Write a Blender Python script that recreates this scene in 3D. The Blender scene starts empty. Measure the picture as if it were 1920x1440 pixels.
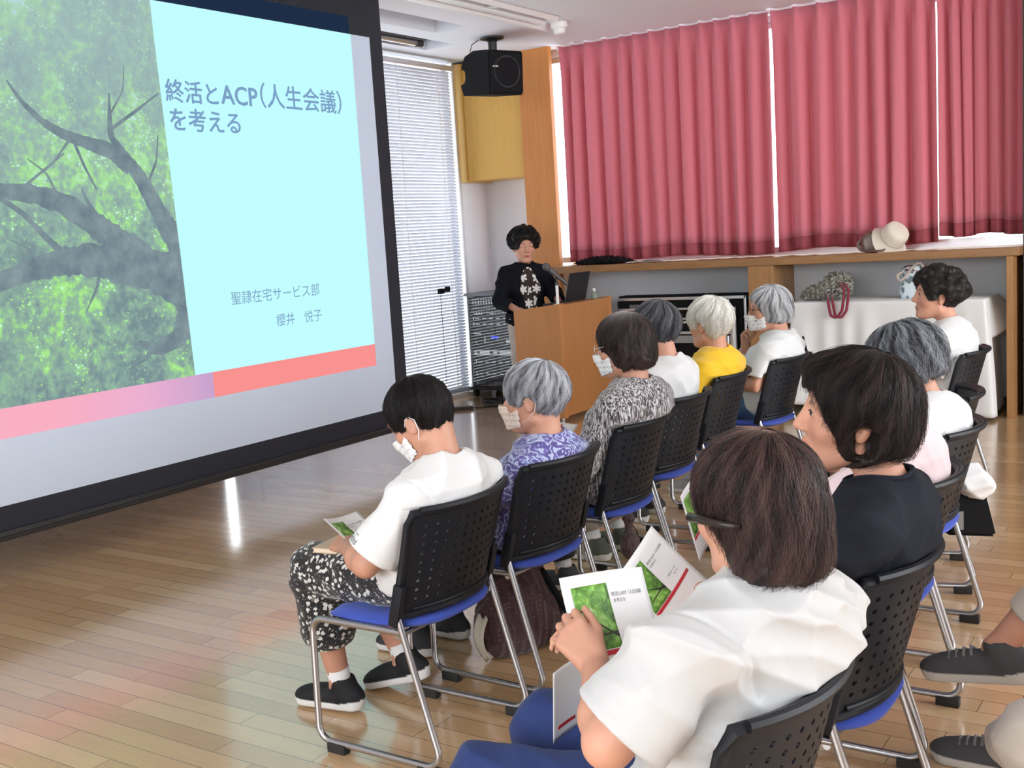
import bpy, bmesh, math, random
import numpy as np
from mathutils import Vector, Matrix, Euler

# ------------------------------------------------------------------ camera, world, lights, exposure
SC = bpy.context.scene
COL = SC.collection
PI = math.pi
random.seed(7)
RNG = np.random.default_rng(11)

IMG_W, IMG_H, FOCAL = 1920.0, 1440.0, 2089.34
CAM_H = 1.521
cam = bpy.data.cameras.new('camera')
cam.sensor_fit = 'HORIZONTAL'
cam.sensor_width = 36.0
cam.lens = 36.0 * FOCAL / IMG_W
cam.clip_start = 0.02
camo = bpy.data.objects.new('camera', cam)
COL.objects.link(camo)


def cam_axes():
    p, ro, th = math.radians(7.485), math.radians(3.579), math.radians(33.9)
    fw = Vector((0, math.cos(p), -math.sin(p)))
    up0 = Vector((0, math.sin(p), math.cos(p)))
    r0 = Vector((1, 0, 0))
    r = r0 * math.cos(ro) - up0 * math.sin(ro)
    up = r0 * math.sin(ro) + up0 * math.cos(ro)
    Z = Matrix.Rotation(th, 3, 'Z')
    return Z @ r, Z @ up, Z @ fw


_r, _u, _f = cam_axes()
camo.matrix_world = Matrix(((_r.x, _u.x, -_f.x, 0), (_r.y, _u.y, -_f.y, 0), (_r.z, _u.z, -_f.z, CAM_H), (0, 0, 0, 1)))
SC.camera = camo

SC.view_settings.view_transform = 'Standard'
SC.view_settings.look = 'None'
SC.view_settings.gamma = 1.0
SC.view_settings.use_curve_mapping = False
SC.view_settings.exposure = 0.0
SC.cycles.use_denoising = True
SC.cycles.max_bounces = 8
SC.cycles.diffuse_bounces = 4
SC.cycles.transmission_bounces = 6
SC.cycles.transparent_max_bounces = 10
SC.cycles.caustics_reflective = False
SC.cycles.caustics_refractive = False
SC.cycles.sample_clamp_indirect = 6.0

wd = bpy.data.worlds.new('world')
SC.world = wd
wd.use_nodes = True
wd.node_tree.nodes['Background'].inputs[0].default_value = (0.93, 0.97, 1.0, 1)
wd.node_tree.nodes['Background'].inputs[1].default_value = 4.2


def area_light(name, loc, target, sx, sy, power, color):
    l = bpy.data.lights.new(name, 'AREA')
    l.shape = 'RECTANGLE'
    l.size, l.size_y, l.energy, l.color = sx, sy, power, color
    o = bpy.data.objects.new(name, l)
    COL.objects.link(o)
    o.location = loc
    o.rotation_euler = (Vector(target) - Vector(loc)).to_track_quat('-Z', 'Y').to_euler()
    return o


# daylight entering through the windows of the room: the wall behind the photographer and the right-hand wall
area_light('daylight_back', (-1.2, -2.72, 2.1), (-1.6, 4.5, 0.8), 5.2, 1.9, 170, (0.93, 0.97, 1.0))
area_light('daylight_right', (4.3, 5.0, 2.15), (-3.0, 5.0, 0.7), 6.6, 1.9, 285, (0.94, 0.97, 1.0))


# ------------------------------------------------------------------ helpers
def mat(name, color, rough=0.6, metal=0.0, spec=0.5, emit=None, estr=1.0, sheen=0.0, coat=0.0, trans=0.0, alpha=1.0):
    m = bpy.data.materials.new(name)
    m.use_nodes = True
    b = m.node_tree.nodes['Principled BSDF']
    b.inputs['Base Color'].default_value = (*color, 1)
    b.inputs['Roughness'].default_value = rough
    b.inputs['Metallic'].default_value = metal
    b.inputs['Specular IOR Level'].default_value = spec
    b.inputs['Sheen Weight'].default_value = sheen
    b.inputs['Coat Weight'].default_value = coat
    b.inputs['Transmission Weight'].default_value = trans
    b.inputs['Alpha'].default_value = alpha
    if emit:
        b.inputs['Emission Color'].default_value = (*emit, 1)
        b.inputs['Emission Strength'].default_value = estr
    return m


class NT:
    """small helper to write node graphs"""
    def __init__(self, m):
        self.m = m
        self.t = m.node_tree
        self.b = self.t.nodes.get('Principled BSDF')

    def n(self, typ, **kw):
        nd = self.t.nodes.new('ShaderNode' + typ)
        for k, v in kw.items():
            setattr(nd, k, v)
        return nd

    def link(self, a, b):
        self.t.links.new(a, b)

    def val(self, sock, v):
        if hasattr(v, 'is_output'):
            self.link(v, sock)
        else:
            sock.default_value = v

    def math(self, op, a, b=0.0, c=None):
        nd = self.n('Math', operation=op)
        self.val(nd.inputs[0], a)
        self.val(nd.inputs[1], b)
        if c is not None:
            self.val(nd.inputs[2], c)
        return nd.outputs[0]

    def coord(self, which='Object'):
        return self.n('TexCoord').outputs[which]

    def mapping(self, vec, scale=(1, 1, 1), rot=(0, 0, 0), loc=(0, 0, 0)):
        nd = self.n('Mapping')
        self.link(vec, nd.inputs['Vector'])
        nd.inputs['Scale'].default_value = scale
        nd.inputs['Rotation'].default_value = rot
        nd.inputs['Location'].default_value = loc
        return nd.outputs[0]

    def noise(self, vec=None, scale=5, detail=3, rough=0.5, dist=0.0):
        nd = self.n('TexNoise')
        if vec is not None:
            self.link(vec, nd.inputs['Vector'])
        nd.inputs['Scale'].default_value = scale
        nd.inputs['Detail'].default_value = detail
        nd.inputs['Roughness'].default_value = rough
        nd.inputs['Distortion'].default_value = dist
        return nd

    def voronoi(self, vec=None, scale=5, feature='F1', rand=1.0):
        nd = self.n('TexVoronoi', feature=feature)
        if vec is not None:
            self.link(vec, nd.inputs['Vector'])
        nd.inputs['Scale'].default_value = scale
        nd.inputs['Randomness'].default_value = rand
        return nd

    def ramp(self, fac, stops, interp='LINEAR'):
        nd = self.n('ValToRGB')
        nd.color_ramp.interpolation = interp
        cr = nd.color_ramp
        while len(cr.elements) < len(stops):
            cr.elements.new(0.5)
        for e, (p, c) in zip(cr.elements, stops):
            e.position = p
            e.color = (*c, 1) if len(c) == 3 else c
        self.link(fac, nd.inputs[0])
        return nd.outputs[0]

    def mix(self, fac, a, b, blend='MIX'):
        nd = self.n('Mix', data_type='RGBA', blend_type=blend)
        self.val(nd.inputs[0], fac)
        for s, v in ((nd.inputs[6], a), (nd.inputs[7], b)):
            if hasattr(v, 'is_output'):
                self.link(v, s)
            else:
                s.default_value = (*v, 1)
        return nd.outputs[2]

    def base(self, c):
        self.link(c, self.b.inputs['Base Color'])

    def bump(self, h, strength=0.3, dist=0.002):
        nd = self.n('Bump')
        nd.inputs['Strength'].default_value = strength
        nd.inputs['Distance'].default_value = dist
        self.link(h, nd.inputs['Height'])
        self.link(nd.outputs[0], self.b.inputs['Normal'])


def tag(o, label=None, cat=None, group=None, kind=None):
    if label:
        o['label'] = label
    if cat:
        o['category'] = cat
    if group:
        o['group'] = group
    if kind:
        o['kind'] = kind
    return o


def thing(name, label, cat, loc=(0, 0, 0), rz=0.0, group=None):
    o = bpy.data.objects.new(name, None)
    COL.objects.link(o)
    o.empty_display_size = 0.05
    o.location = loc
    o.rotation_euler = (0, 0, rz)
    return tag(o, label, cat, group)


def link_mesh(name, me, m=None, parent=None, smooth=False):
    if m is not None:
        for mm in (m if isinstance(m, (list, tuple)) else [m]):
            me.materials.append(mm)
    o = bpy.data.objects.new(name, me)
    COL.objects.link(o)
    if parent is not None:
        o.parent = parent
    if smooth:
        me.shade_smooth()
    return o


def arr_mesh(name, V, F):
    me = bpy.data.meshes.new(name)
    me.from_pydata([tuple(map(float, v)) for v in V], [], [tuple(map(int, f)) for f in F])
    me.update()
    return me


class MB:
    """collects boxes, tubes, lathes and sheets of ONE part"""
    def __init__(self):
        self.bm = bmesh.new()
        self.mi = 0

    def _faces(self, vs, faces, M=None):
        bv = [self.bm.verts.new((M @ Vector(v)) if M else Vector(v)) for v in vs]
        out = []
        for f in faces:
            try:
                fc = self.bm.faces.new([bv[i] for i in f])
                fc.material_index = self.mi
                out.append(fc)
            except ValueError:
                pass
        return bv, out

    def box(self, lo, hi, bevel=0.0, M=None, seg=2):
        x0, y0, z0 = lo
        x1, y1, z1 = hi
        vs = [(x0, y0, z0), (x1, y0, z0), (x1, y1, z0), (x0, y1, z0), (x0, y0, z1), (x1, y0, z1), (x1, y1, z1), (x0, y1, z1)]
        fs = [(3, 2, 1, 0), (4, 5, 6, 7), (0, 1, 5, 4), (1, 2, 6, 5), (2, 3, 7, 6), (3, 0, 4, 7)]
        bv, fc = self._faces(vs, fs, M)
        if bevel > 0:
            es = list({e for f in fc for e in f.edges})
            bmesh.ops.bevel(self.bm, geom=es, offset=bevel, segments=seg, profile=0.6, affect='EDGES')
        return self

    def prism(self, outline, y0, y1, axis='y', M=None):
        """outline of (a, b) extruded along an axis"""
        n = len(outline)
        f = {'y': lambda a, b, t: (a, t, b), 'x': lambda a, b, t: (t, a, b), 'z': lambda a, b, t: (a, b, t)}[axis]
        vs = [f(a, b, y0) for a, b in outline] + [f(a, b, y1) for a, b in outline]
        fs = [tuple(range(n))[::-1], tuple(range(n, 2 * n))] + [(i, (i + 1) % n, n + (i + 1) % n, n + i) for i in range(n)]
        self._faces(vs, fs, M)
        return self

    def tube(self, pts, r, sides=10, cap=True, M=None, closed=False):
        pts = [Vector(p) for p in pts]
        n = len(pts)
        rr = r if isinstance(r, (list, tuple, np.ndarray)) else [r] * n
        tang = []
        for i in range(n):
            if closed:
                t = pts[(i + 1) % n] - pts[i - 1]
            else:
                t = pts[min(i + 1, n - 1)] - pts[max(i - 1, 0)]
            tang.append(t.normalized() if t.length > 1e-9 else Vector((0, 0, 1)))
        a = Vector((0, 0, 1)) if abs(tang[0].z) < 0.9 else Vector((1, 0, 0))
        nrm = (a - tang[0] * a.dot(tang[0])).normalized()
        vs = []
        for i in range(n):
            nrm = (nrm - tang[i] * nrm.dot(tang[i]))
            nrm = nrm.normalized() if nrm.length > 1e-6 else tang[i].orthogonal().normalized()
            bn = tang[i].cross(nrm)
            for k in range(sides):
                an = 2 * PI * k / sides
                vs.append(tuple(pts[i] + (nrm * math.cos(an) + bn * math.sin(an)) * rr[i]))
        fs = []
        for i in range(n if closed else n - 1):
            j = (i + 1) % n
            for k in range(sides):
                k2 = (k + 1) % sides
                fs.append((i * sides + k, i * sides + k2, j * sides + k2, j * sides + k))
        if cap and not closed:
            fs.append(tuple(range(sides))[::-1])
            fs.append(tuple((n - 1) * sides + k for k in range(sides)))
        self._faces(vs, fs, M)
        return self

    def lathe(self, prof, segs=24, M=None):
        vs, fs, n = [], [], len(prof)
        for k in range(segs):
            an = 2 * PI * k / segs
            for r, z in prof:
                vs.append((max(r, 1e-4) * math.cos(an), max(r, 1e-4) * math.sin(an), z))
        for k in range(segs):
            k2 = (k + 1) % segs
            for i in range(n - 1):
                fs.append((k * n + i, k2 * n + i, k2 * n + i + 1, k * n + i + 1))
        self._faces(vs, fs, M)
        return self

    def grid(self, fn, nu, nv, M=None):
        vs = [fn(i / (nu - 1), j / (nv - 1)) for j in range(nv) for i in range(nu)]
        fs = [(j * nu + i, j * nu + i + 1, (j + 1) * nu + i + 1, (j + 1) * nu + i) for j in range(nv - 1) for i in range(nu - 1)]
        self._faces(vs, fs, M)
        return self

    def slab(self, fn, nu, nv, th, M=None):
        """closed thin sheet: a grid surface given real thickness along its normal"""
        P = np.array([[fn(i / (nu - 1), j / (nv - 1)) for i in range(nu)] for j in range(nv)], float)
        du = np.gradient(P, axis=1)
        dv = np.gradient(P, axis=0)
        nn = np.cross(du, dv)
        nn /= np.linalg.norm(nn, axis=2, keepdims=True) + 1e-12
        A = (P + nn * th / 2).reshape(-1, 3)
        B = (P - nn * th / 2).reshape(-1, 3)
        N = nu * nv
        vs = [tuple(v) for v in A] + [tuple(v) for v in B]
        fs = []
        for j in range(nv - 1):
            for i in range(nu - 1):
                a, b, c, d = j * nu + i, j * nu + i + 1, (j + 1) * nu + i + 1, (j + 1) * nu + i
                fs.append((a, b, c, d))
                fs.append((N + d, N + c, N + b, N + a))
        for i in range(nu - 1):
            fs.append((i + 1, i, N + i, N + i + 1))
            q = (nv - 1) * nu
            fs.append((q + i, q + i + 1, N + q + i + 1, N + q + i))
        for j in range(nv - 1):
            fs.append((j * nu, (j + 1) * nu, N + (j + 1) * nu, N + j * nu))
            fs.append(((j + 1) * nu + nu - 1, j * nu + nu - 1, N + j * nu + nu - 1, N + (j + 1) * nu + nu - 1))
        self._faces(vs, fs, M)
        return self

    def build(self, name, m, parent=None, smooth=False, auto=None):
        bmesh.ops.recalc_face_normals(self.bm, faces=self.bm.faces[:])
        me = bpy.data.meshes.new(name)
        self.bm.to_mesh(me)
        self.bm.free()
        o = link_mesh(name, me, m, parent)
        if smooth:
            me.shade_smooth()
        elif auto is not None:
            me.shade_smooth()
            at = me.attributes.new('sharp_edge', 'BOOLEAN', 'EDGE') if 'sharp_edge' not in me.attributes else me.attributes['sharp_edge']
            bm = bmesh.new()
            bm.from_mesh(me)
            at = bm.edges.layers.bool.get('sharp_edge')
            sh = [False] * len(bm.edges)
            for e in bm.edges:
                if len(e.link_faces) != 2 or e.calc_face_angle(0) > math.radians(auto):
                    sh[e.index] = True
            bm.free()
            me.attributes['sharp_edge'].data.foreach_set('value', sh)
        return o


def arc(p0, p1, p2, r, n=6):
    """rounded corner at p1 between p0 and p2"""
    p0, p1, p2 = Vector(p0), Vector(p1), Vector(p2)
    a = (p0 - p1).normalized()
    b = (p2 - p1).normalized()
    half = a.angle(b) / 2
    d = r / math.tan(half)
    s, e = p1 + a * d, p1 + b * d
    c = p1 + (a + b).normalized() * (r / math.sin(half))
    v0, v1 = s - c, e - c
    an = v0.angle(v1)
    out = []
    for i in range(n + 1):
        t = i / n
        out.append(c + (v0 * math.sin((1 - t) * an) + v1 * math.sin(t * an)) / math.sin(an))
    return out


def round_path(pts, r, n=6):
    out = [Vector(pts[0])]
    for i in range(1, len(pts) - 1):
        out += arc(pts[i - 1], pts[i], pts[i + 1], r, n)
    out.append(Vector(pts[-1]))
    return out


def text_mesh(body, size, offset=0.0, align='LEFT', space=1.0, extr=0.0):
    cu = bpy.data.curves.new('txt', 'FONT')
    cu.body = body
    cu.size = size
    cu.offset = offset
    cu.align_x = align
    cu.space_character = space
    cu.extrude = extr
    cu.resolution_u = 3
    o = bpy.data.objects.new('txt', cu)
    COL.objects.link(o)
    dg = bpy.context.evaluated_depsgraph_get()
    me = bpy.data.meshes.new_from_object(o.evaluated_get(dg))
    bpy.data.objects.remove(o)
    bpy.data.curves.remove(cu)
    return me


def structure(name, mb, m, **kw):
    o = mb.build(name, m, None, **kw)
    o['kind'] = 'structure'
    return o


def copy_thing(root, **kw):
    c = root.copy()
    COL.objects.link(c)
    for ch in root.children:
        d = ch.copy()
        COL.objects.link(d)
        d.parent = c
        for g in ch.children:
            e = g.copy()
            COL.objects.link(e)
            e.parent = d
    return c

# ------------------------------------------------------------------ room materials
def wood_mat(name, c0, c1, scale=(1.2, 14, 14), rough=0.42, rot=(0, 0, 0), coat=0.0):
    m = mat(name, c0, rough, coat=coat)
    g = NT(m)
    v = g.mapping(g.coord(), scale, rot)
    n1 = g.noise(v, 3.0, 5, 0.6, 0.6)
    n2 = g.noise(v, 18.0, 3, 0.6)
    f = g.math('ADD', g.math('MULTIPLY', n1.outputs['Fac'], 0.7), g.math('MULTIPLY', n2.outputs['Fac'], 0.3))
    g.base(g.ramp(f, [(0.3, c1), (0.7, c0)]))
    return m


M_wall = mat('white_wall', (0.80, 0.82, 0.87), 0.85)
M_ceil = mat('white_ceiling', (0.77, 0.79, 0.85), 0.9)
M_lowwall = mat('grey_lower_wall', (0.55, 0.56, 0.58), 0.85)
M_dark = mat('dark_brown_wall', (0.045, 0.035, 0.032), 0.7)
M_metal = mat('chrome_tube', (0.50, 0.50, 0.52), 0.28, 1.0)
M_alu = mat('aluminium', (0.72, 0.73, 0.75), 0.35, 0.9)
M_blackpl = mat('black_plastic', (0.017, 0.018, 0.021), 0.42)
M_blackmatte = mat('black_matte', (0.007, 0.007, 0.008), 0.8, spec=0.15)
M_white = mat('white_plastic', (0.85, 0.85, 0.85), 0.4)
M_ledge = wood_mat('ledge_wood', (0.36, 0.19, 0.075), (0.25, 0.12, 0.045), (1.5, 12, 12))
M_post = wood_mat('post_wood', (0.42, 0.22, 0.085), (0.30, 0.145, 0.05), (12, 12, 1.3))
M_col = wood_mat('column_wood', (0.60, 0.245, 0.062), (0.48, 0.175, 0.038), (10, 10, 0.9))
M_mustard = wood_mat('mustard_wood', (0.68, 0.40, 0.095), (0.60, 0.335, 0.07), (14, 14, 0.7), 0.5)
M_lect = wood_mat('lectern_wood', (0.54, 0.25, 0.095), (0.45, 0.195, 0.065), (16, 16, 1.0), 0.38)
M_lectedge = wood_mat('lectern_edge_wood', (0.58, 0.27, 0.10), (0.49, 0.21, 0.07), (16, 16, 1.0), 0.35)


def floor_mat():
    m = mat('plank_floor', (0.4, 0.25, 0.12), 0.24, spec=0.6, coat=1.0)
    m.node_tree.nodes['Principled BSDF'].inputs['Coat Roughness'].default_value = 0.13
    g = NT(m)
    sep = g.n('SeparateXYZ')
    g.link(g.coord(), sep.inputs[0])
    x, y = sep.outputs[0], sep.outputs[1]
    W, L = 0.0905, 0.91
    ry = g.math('DIVIDE', g.math('ADD', y, 0.002), W)
    row = g.math('FLOOR', ry)
    fy = g.math('FRACT', ry)
    wn = g.n('TexWhiteNoise', noise_dimensions='1D')
    g.link(row, wn.inputs['W'])
    rx = g.math('ADD', g.math('DIVIDE', x, L), g.math('MULTIPLY', wn.outputs['Value'], 7.0))
    colm = g.math('FLOOR', rx)
    fx = g.math('FRACT', rx)
    cmb = g.n('CombineXYZ')
    g.link(row, cmb.inputs[0])
    g.link(colm, cmb.inputs[1])
    w2 = g.n('TexWhiteNoise', noise_dimensions='2D')
    g.link(cmb.outputs[0], w2.inputs['Vector'])
    # grain runs along x, different in each plank
    off = g.n('CombineXYZ')
    g.link(g.math('MULTIPLY', w2.outputs['Value'], 37.0), off.inputs[2])
    va = g.n('VectorMath', operation='ADD')
    g.link(g.coord(), va.inputs[0])
    g.link(off.outputs[0], va.inputs[1])
    gv = g.mapping(va.outputs[0], (1.6, 16, 1))
    gr = g.noise(gv, 2.6, 6, 0.62, 1.2)
    fine = g.noise(g.mapping(va.outputs[0], (6, 160, 1)), 2.0, 2, 0.5)
    tone = g.math('ADD', g.math('MULTIPLY', w2.outputs['Value'], 0.55), g.math('MULTIPLY', gr.outputs['Fac'], 0.45))
    c = g.ramp(tone, [(0.12, (0.52, 0.305, 0.15)), (0.45, (0.62, 0.39, 0.20)), (0.8, (0.72, 0.49, 0.275))])
    c = g.mix(g.math('MULTIPLY', fine.outputs['Fac'], 0.25), c, (0.16, 0.08, 0.035))
    ey = g.math('MINIMUM', fy, g.math('SUBTRACT', 1.0, fy))
    ex = g.math('MULTIPLY', g.math('MINIMUM', fx, g.math('SUBTRACT', 1.0, fx)), L / W)
    e = g.math('MINIMUM', ex, ey)
    seam = g.math('LESS_THAN', e, 0.016)
    g.base(g.mix(g.math('MULTIPLY', seam, 0.75), c, (0.05, 0.028, 0.014)))
    rg = g.noise(g.mapping(g.coord(), (1, 3, 1)), 1.4, 3)
    g.link(g.math('ADD', g.math('MULTIPLY', rg.outputs['Fac'], 0.12), 0.16), g.b.inputs['Roughness'])
    b = g.math('SUBTRACT', g.math('MULTIPLY', gr.outputs['Fac'], 0.12), g.math('MULTIPLY', seam, 0.5))
    g.bump(b, 0.25, 0.001)
    return m


M_floor = floor_mat()

# ------------------------------------------------------------------ the room shell
ZC = 3.20          # ceiling
XW = -6.42         # window wall behind the screen
YW = 9.06          # curtain wall
structure('floor', MB().box((-6.6, -3.0, -0.06), (4.6, 9.5, 0.0)), M_floor)


def rect_with_holes(mb, x0, x1, y0, y1, z0, z1, holes):
    xs = sorted({x0, x1, *[h[0] for h in holes], *[h[1] for h in holes]})
    ys = sorted({y0, y1, *[h[2] for h in holes], *[h[3] for h in holes]})
    for i in range(len(xs) - 1):
        for j in range(len(ys) - 1):
            cx, cy = (xs[i] + xs[i + 1]) / 2, (ys[j] + ys[j + 1]) / 2
            if any(h[0] < cx < h[1] and h[2] < cy < h[3] for h in holes):
                continue
            mb.box((xs[i], ys[j], z0), (xs[i + 1], ys[j + 1], z1))


SLOTS = [(-5.58, -5.25, 4.6, 7.5), (-6.12, -5.79, 4.6, 8.07)]
mbc = MB()
rect_with_holes(mbc, -6.6, 4.6, -3.0, 9.5, ZC, ZC + 0.02, SLOTS)
for a, b, c, d in SLOTS:      # the troughs the slots open into
    mbc.box((a, c, ZC + 0.16), (b, d, ZC + 0.18))
    mbc.box((a - 0.01, c, ZC + 0.02), (a, d, ZC + 0.18)).box((b, c, ZC + 0.02), (b + 0.01, d, ZC + 0.18))
    mbc.box((a, c - 0.01, ZC + 0.02), (b, c, ZC + 0.18)).box((a, d, ZC + 0.02), (b, d + 0.01, ZC + 0.18))
structure('ceiling', mbc, M_ceil)

# window wall on the left, with the opening the blind hangs in
mb = MB().box((XW - 0.12, -3.0, 0), (XW, 5.6, ZC)).box((XW - 0.12, 8.78, 0), (XW, 9.42, ZC)).box((XW - 0.12, 5.6, 0), (XW, 8.78, 0.05))
structure('wall_left', mb, M_wall)
# niche wall under the mustard panel
structure('wall_niche', MB().box((XW, 9.30, 0), (-5.62, 9.42, ZC)), M_wall)
# curtain wall: low wall under the sill, lintel strip above, pier at the right
mb = MB().box((-5.62, YW + 0.02, 0), (-1.2, YW + 0.18, 1.19)).box((-5.62, YW + 0.02, 3.14), (-1.2, YW + 0.18, ZC))
structure('wall_back', mb, M_lowwall)
structure('wall_pier', MB().box((-1.385, 8.72, 0), (4.6, YW + 0.18, ZC)), M_dark)
# walls behind the photographer with their window openings
mb = MB().box((-6.6, -3.0, 0), (4.6, -2.88, 0.9)).box((-6.6, -3.0, 3.1), (4.6, -2.88, ZC)).box((-6.6, -3.0, 0.9), (-3.9, -2.88, 3.1)).box((1.5, -3.0, 0.9), (4.6, -2.88, 3.1))
structure('wall_front', mb, M_wall)
mb = MB().box((4.48, -3.0, 0), (4.6, 9.2, 0.9)).box((4.48, -3.0, 3.1), (4.6, 9.2, ZC)).box((4.48, -3.0, 0.9), (4.6, 1.6, 3.1)).box((4.48, 8.4, 0.9), (4.6, 9.2, 3.1))
structure('wall_right', mb, M_wall)
structure('baseboard_back', MB().box((-5.6, YW - 0.005, 0), (-1.4, YW + 0.02, 0.08)), M_dark)

# wooden column and mustard panel
structure('column', MB().box((-5.66, 8.84, 0), (-5.33, 8.90, ZC), 0.004), M_col)
structure('trim_panel', MB().box((-6.33, 8.88, 2.08), (-5.66, 9.30, ZC - 0.02), 0.003), M_mustard)
structure('trim_panel_edge', MB().box((XW + 0.005, 8.86, 2.07), (-6.33, 9.30, ZC - 0.02), 0.003), wood_mat('panel_edge_wood', (0.66, 0.42, 0.13), (0.58, 0.35, 0.10), (14, 14, 0.8), 0.45))
structure('trim_panel_cap', MB().box((XW + 0.005, 8.87, ZC - 0.02), (-5.66, 9.0, ZC)), M_dark)

# sill ledge with its posts under the curtains
mb = MB().box((-5.33, 8.58, 1.17), (-1.385, YW + 0.02, 1.235), 0.008)
structure('trim_ledge', mb, M_ledge)
structure('trim_ledge_post', MB().box((-3.412, 8.585, 0), (-3.20, YW + 0.02, 1.17), 0.006), M_post)
structure('trim_end_post', MB().box((-1.475, 8.585, 0), (-1.43, YW + 0.02, 1.17), 0.004), M_post)
structure('trim_sill', MB().box((-5.33, YW + 0.02, 1.235), (-1.385, YW + 0.2, 1.25)), M_alu)

# window frames and glass
def glass_mat():
    m = bpy.data.materials.new('window_glass')
    m.use_nodes = True
    t = m.node_tree
    t.nodes.clear()
    o = t.nodes.new('ShaderNodeOutputMaterial')
    mx = t.nodes.new('ShaderNodeMixShader')
    a = t.nodes.new('ShaderNodeBsdfTransparent')
    b = t.nodes.new('ShaderNodeBsdfGlossy')
    b.inputs['Roughness'].default_value = 0.02
    mx.inputs[0].default_value = 0.06
    t.links.new(a.outputs[0], mx.inputs[1])
    t.links.new(b.outputs[0], mx.inputs[2])
    t.links.new(mx.outputs[0], o.inputs[0])
    return m


M_glass = glass_mat()


def window(name, axis, a0, a1, z0, z1, pos, th, nmul):
    fr = MB()
    gl = MB()
    def bx(mbx, a, b, c, d, t0, t1):
        if axis == 'y':      # window in a plane y = pos
            mbx.box((a, pos + t0, c), (b, pos + t1, d))
        else:
            mbx.box((pos + t0, a, c), (pos + t1, b, d))
    w = 0.05
    bx(fr, a0, a1, z0, z0 + w, 0, th)
    bx(fr, a0, a1, z1 - w, z1, 0, th)
    for i in range(nmul + 1):
        p = a0 + (a1 - a0 - w) * i / nmul
        bx(fr, p, p + w, z0 + w, z1 - w, 0, th)
    bx(gl, a0 + w / 2, a1 - w / 2, z0 + w / 2, z1 - w / 2, th * 0.45, th * 0.55)
    o = structure(name, fr, M_alu)
    gl.build('glass_pane', M_glass, o)
    return o


window('window_1', 'y', -5.62, -1.385, 1.25, 3.14, YW + 0.08, 0.06, 4)
window('window_2', 'x', 5.6, 8.78, 0.05, 3.14, XW - 0.10, 0.06, 3)
window('window_3', 'y', -3.9, 1.5, 0.9, 3.1, -2.97, 0.06, 4)
window('window_4', 'x', 1.6, 8.4, 0.9, 3.1, 4.51, 0.06, 4)

# ------------------------------------------------------------------ venetian blind
M_slat = mat('blind_slat', (0.70, 0.73, 0.80), 0.45)
def add_translucent(m, col, fac):
    t = m.node_tree
    out = [n for n in t.nodes if n.type == 'OUTPUT_MATERIAL'][0]
    p = t.nodes['Principled BSDF']
    tr = t.nodes.new('ShaderNodeBsdfTranslucent')
    tr.inputs[0].default_value = (*col, 1)
    mx = t.nodes.new('ShaderNodeMixShader')
    mx.inputs[0].default_value = fac
    t.links.new(p.outputs[0], mx.inputs[1])
    t.links.new(tr.outputs[0], mx.inputs[2])
    t.links.new(mx.outputs[0], out.inputs[0])
    return tr


add_translucent(M_slat, (0.8, 0.86, 0.97), 0.16)
bl = thing('venetian_blind', 'white venetian blind covering the tall window between screen and equipment rack', 'blind', (-6.36, 7.2, 0.1))
mb = MB()
tilt = math.radians(-54)
zz = 0.0
while zz < 3.0:
    M = Matrix.Translation((0, 0, zz)) @ Matrix.Rotation(tilt, 4, 'Y')
    mb.box((-0.0148, -1.55, -0.0004), (0.0148, 1.52, 0.0004), 0, M)
    zz += 0.0295
mb.build('slats', M_slat, bl)
mb = MB()
for yy in (-1.3, -0.55, 0.2, 0.72, 1.32):
    mb.box((0.016, yy - 0.004, -0.01), (0.018, yy + 0.004, 3.03))
mb.build('ladder_tape', M_white, bl)
MB().box((-0.03, -1.56, 3.0), (0.03, 1.53, 3.05), 0.004).build('head_rail', M_alu, bl)
MB().box((-0.015, -1.55, -0.03), (0.015, 1.52, -0.012), 0.003).build('bottom_rail', M_alu, bl)
mb = MB().tube([(0.03, 1.12, 0.1), (0.03, 1.12, 0.95)], 0.003, 6)
mb.box((0.02, 1.09, 0.94), (0.05, 1.16, 0.99)).box((0.02, 1.2, 0.95), (0.05, 1.25, 1.0))
mb.build('pull_cord', M_blackmatte, bl)
MB().box((-0.03, 1.535, -0.05), (0.03, 1.575, 3.08), 0.003).build('guide_rail', M_alu, bl)

# ------------------------------------------------------------------ curtains
def curtain_mat():
    m = mat('red_curtain', (0.62, 0.15, 0.18), 0.8, sheen=0.3)
    g = NT(m)
    nz = g.noise(g.mapping(g.coord(), (160, 160, 160)), 2.0, 2)
    g.base(g.mix(g.math('MULTIPLY', nz.outputs['Fac'], 0.25), (0.72, 0.235, 0.30), (0.60, 0.165, 0.225)))
    add_translucent(m, (0.75, 0.22, 0.24), 0.20)
    return m


M_curtain = curtain_mat()
M_hem = mat('curtain_hem', (0.40, 0.085, 0.11), 0.85)
add_translucent(M_hem, (0.4, 0.08, 0.10), 0.10)


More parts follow.
